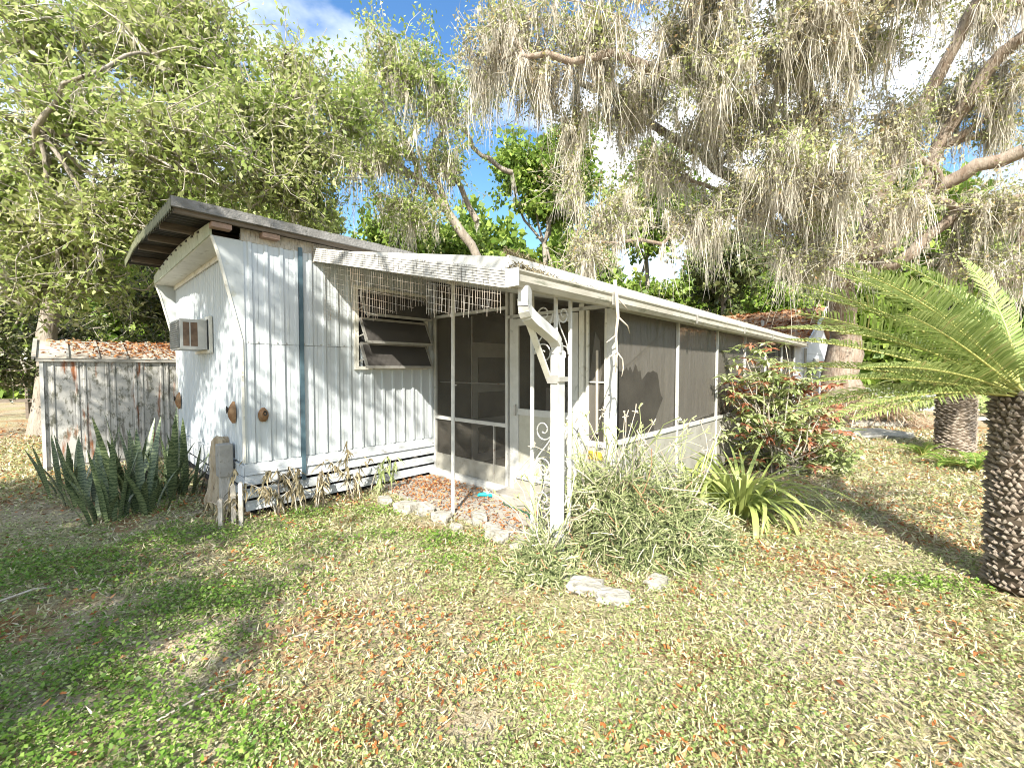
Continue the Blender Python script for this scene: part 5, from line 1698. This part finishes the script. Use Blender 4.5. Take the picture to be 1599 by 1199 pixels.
rg = np.random.default_rng(500)
x, y = scatter(rg, 420000, 16, 1.65)
pt, br, lit_n = patchy(x, y), bare(x, y), vnoise(x, y, 1.4, 3)
k = rg.random(len(x)) < (0.62 - 0.3 * pt) * (1 - 0.9 * br) * np.clip(0.1 + 1.3 * lit_n * (0.4 + 1.1 * vnoise(x, y, 7.0, 9)), 0, 1)
x, y = x[k], y[k]
n = len(x)
dist = np.hypot(x, y)
D = rand_dirs(rg, n) * [1, 1, 0.5] + [0, 0, 0.35]
L = rg.uniform(0.02, 0.065, n) * (1 + 0.06 * dist)
V, F = leaves(np.stack([x, y, rg.uniform(-0.012, 0.012, n)], 1), D, rg.normal(0, 1, (n, 3)), L, L * 0.03 + 0.0009 * dist, 0.05)
o = np_mesh("grass", V, F, L_GRASS, kind="stuff")
tag(o, "thin dry pale green lawn grass over the whole yard", "grass", kind="stuff")

x, y = scatter(rg, 420000, 14, 1.6)
pt, br, lit_n = patchy(x, y), bare(x, y), vnoise(x, y, 2.3, 4)
k = rg.random(len(x)) < (0.32 + 0.68 * np.clip((lit_n - 0.30) * 2.8, 0, 1)) * (1 - 0.95 * br) * (0.75 + 0.25 * pt)
x, y = x[k], y[k]
n = len(x)
dist = np.hypot(x, y)
D = rand_dirs(rg, n) * [1, 1, 0.3] + [0, 0, 0.08]
L = rg.uniform(0.007, 0.02, n) * (1 + 0.10 * dist)
V, F = leaves(np.stack([x, y, rg.random(n) ** 1.5 * 0.05], 1), D, np.tile([0, 0, 1.0], (n, 1)) + rg.normal(0, 0.55, (n, 3)), L, L * rg.uniform(0.2, 0.42, n), 0.08)
o = np_mesh("ground_cover", V, F, L_COVER, kind="stuff")
tag(o, "low small leaved clover and weeds mixed through the lawn", "ground cover", kind="stuff")

x, y = scatter(rg, 420000, 9, 1.25)
pt, br, lit_n = patchy(x, y), bare(x, y), vnoise(x, y, 3.1, 5)
k = rg.random(len(x)) < np.clip(pt * 1.2 - 0.25, 0, 1) * np.clip(1.6 * lit_n - 0.2, 0, 1) * (1 - 0.9 * br)
x, y, pt = x[k], y[k], pt[k]
n = len(x)
dist = np.hypot(x, y)
D = rand_dirs(rg, n) * [1, 1, 0.35] + [0, 0, 0.15]
L = rg.uniform(0.010, 0.027, n) * (1 + 0.07 * dist)
V, F = leaves(np.stack([x, y, rg.random(n) ** 1.5 * 0.09 * pt], 1), D, np.tile([0, 0, 1.0], (n, 1)) + rg.normal(0, 0.4, (n, 3)), L, L * rg.uniform(0.25, 0.42, n), 0.1)
o = np_mesh("lush_weeds", V, F, L_PATCH, kind="stuff")
tag(o, "thick bright green weed patches on the left lawn and by the patio", "ground cover", kind="stuff")

# fallen leaves on lawn and patio
x, y = scatter(rg, 110000, 20, 1.5)
pt, lit_n = patchy(x, y), vnoise(x, y, 0.9, 6) * 0.6 + vnoise(x, y, 3.3, 7) * 0.4
far = np.clip((np.hypot(x, y) - 5) / 4, 0, 1)
k = rg.random(len(x)) < np.clip((lit_n - 0.38) * 2.2, 0.08, 0.8) * (1 - 0.85 * pt) * (0.75 + far)
x, y = x[k], y[k]
nn = 2600
u_, b_ = rg.uniform(-1.02, -0.13, nn), rg.uniform(-2.6, -0.05, nn)
kk = rg.random(nn) < np.clip(vnoise(u_ + 9, b_ + 9, 1.3, 8) * 1.6 - 0.2 + 0.25 * (b_ < -0.5), 0, 1)
u_, b_ = u_[kk], b_[kk]
xp, yp = JX + u_ * CA - b_ * SA, JY + u_ * SA + b_ * CA
x, y = np.concatenate([x, xp]), np.concatenate([y, yp])
n = len(x)
dist = np.hypot(x, y)
zl = np.where(np.arange(n) >= n - len(xp), 0.026, 0.008) + rg.uniform(0, 0.025, n)
D = rand_dirs(rg, n) * [1, 1, 0.3]
L = rg.uniform(0.018, 0.048, n) * (1 + 0.04 * dist)
V, F = curled(np.stack([x, y, zl], 1), D, L, L * rg.uniform(0.14, 0.26, n), rg, 0.6)
o = np_mesh("fallen_leaves", V, F, L_FALL, kind="stuff")
tag(o, "fallen orange brown oak leaves on the lawn and patio", "fallen leaves", kind="stuff")
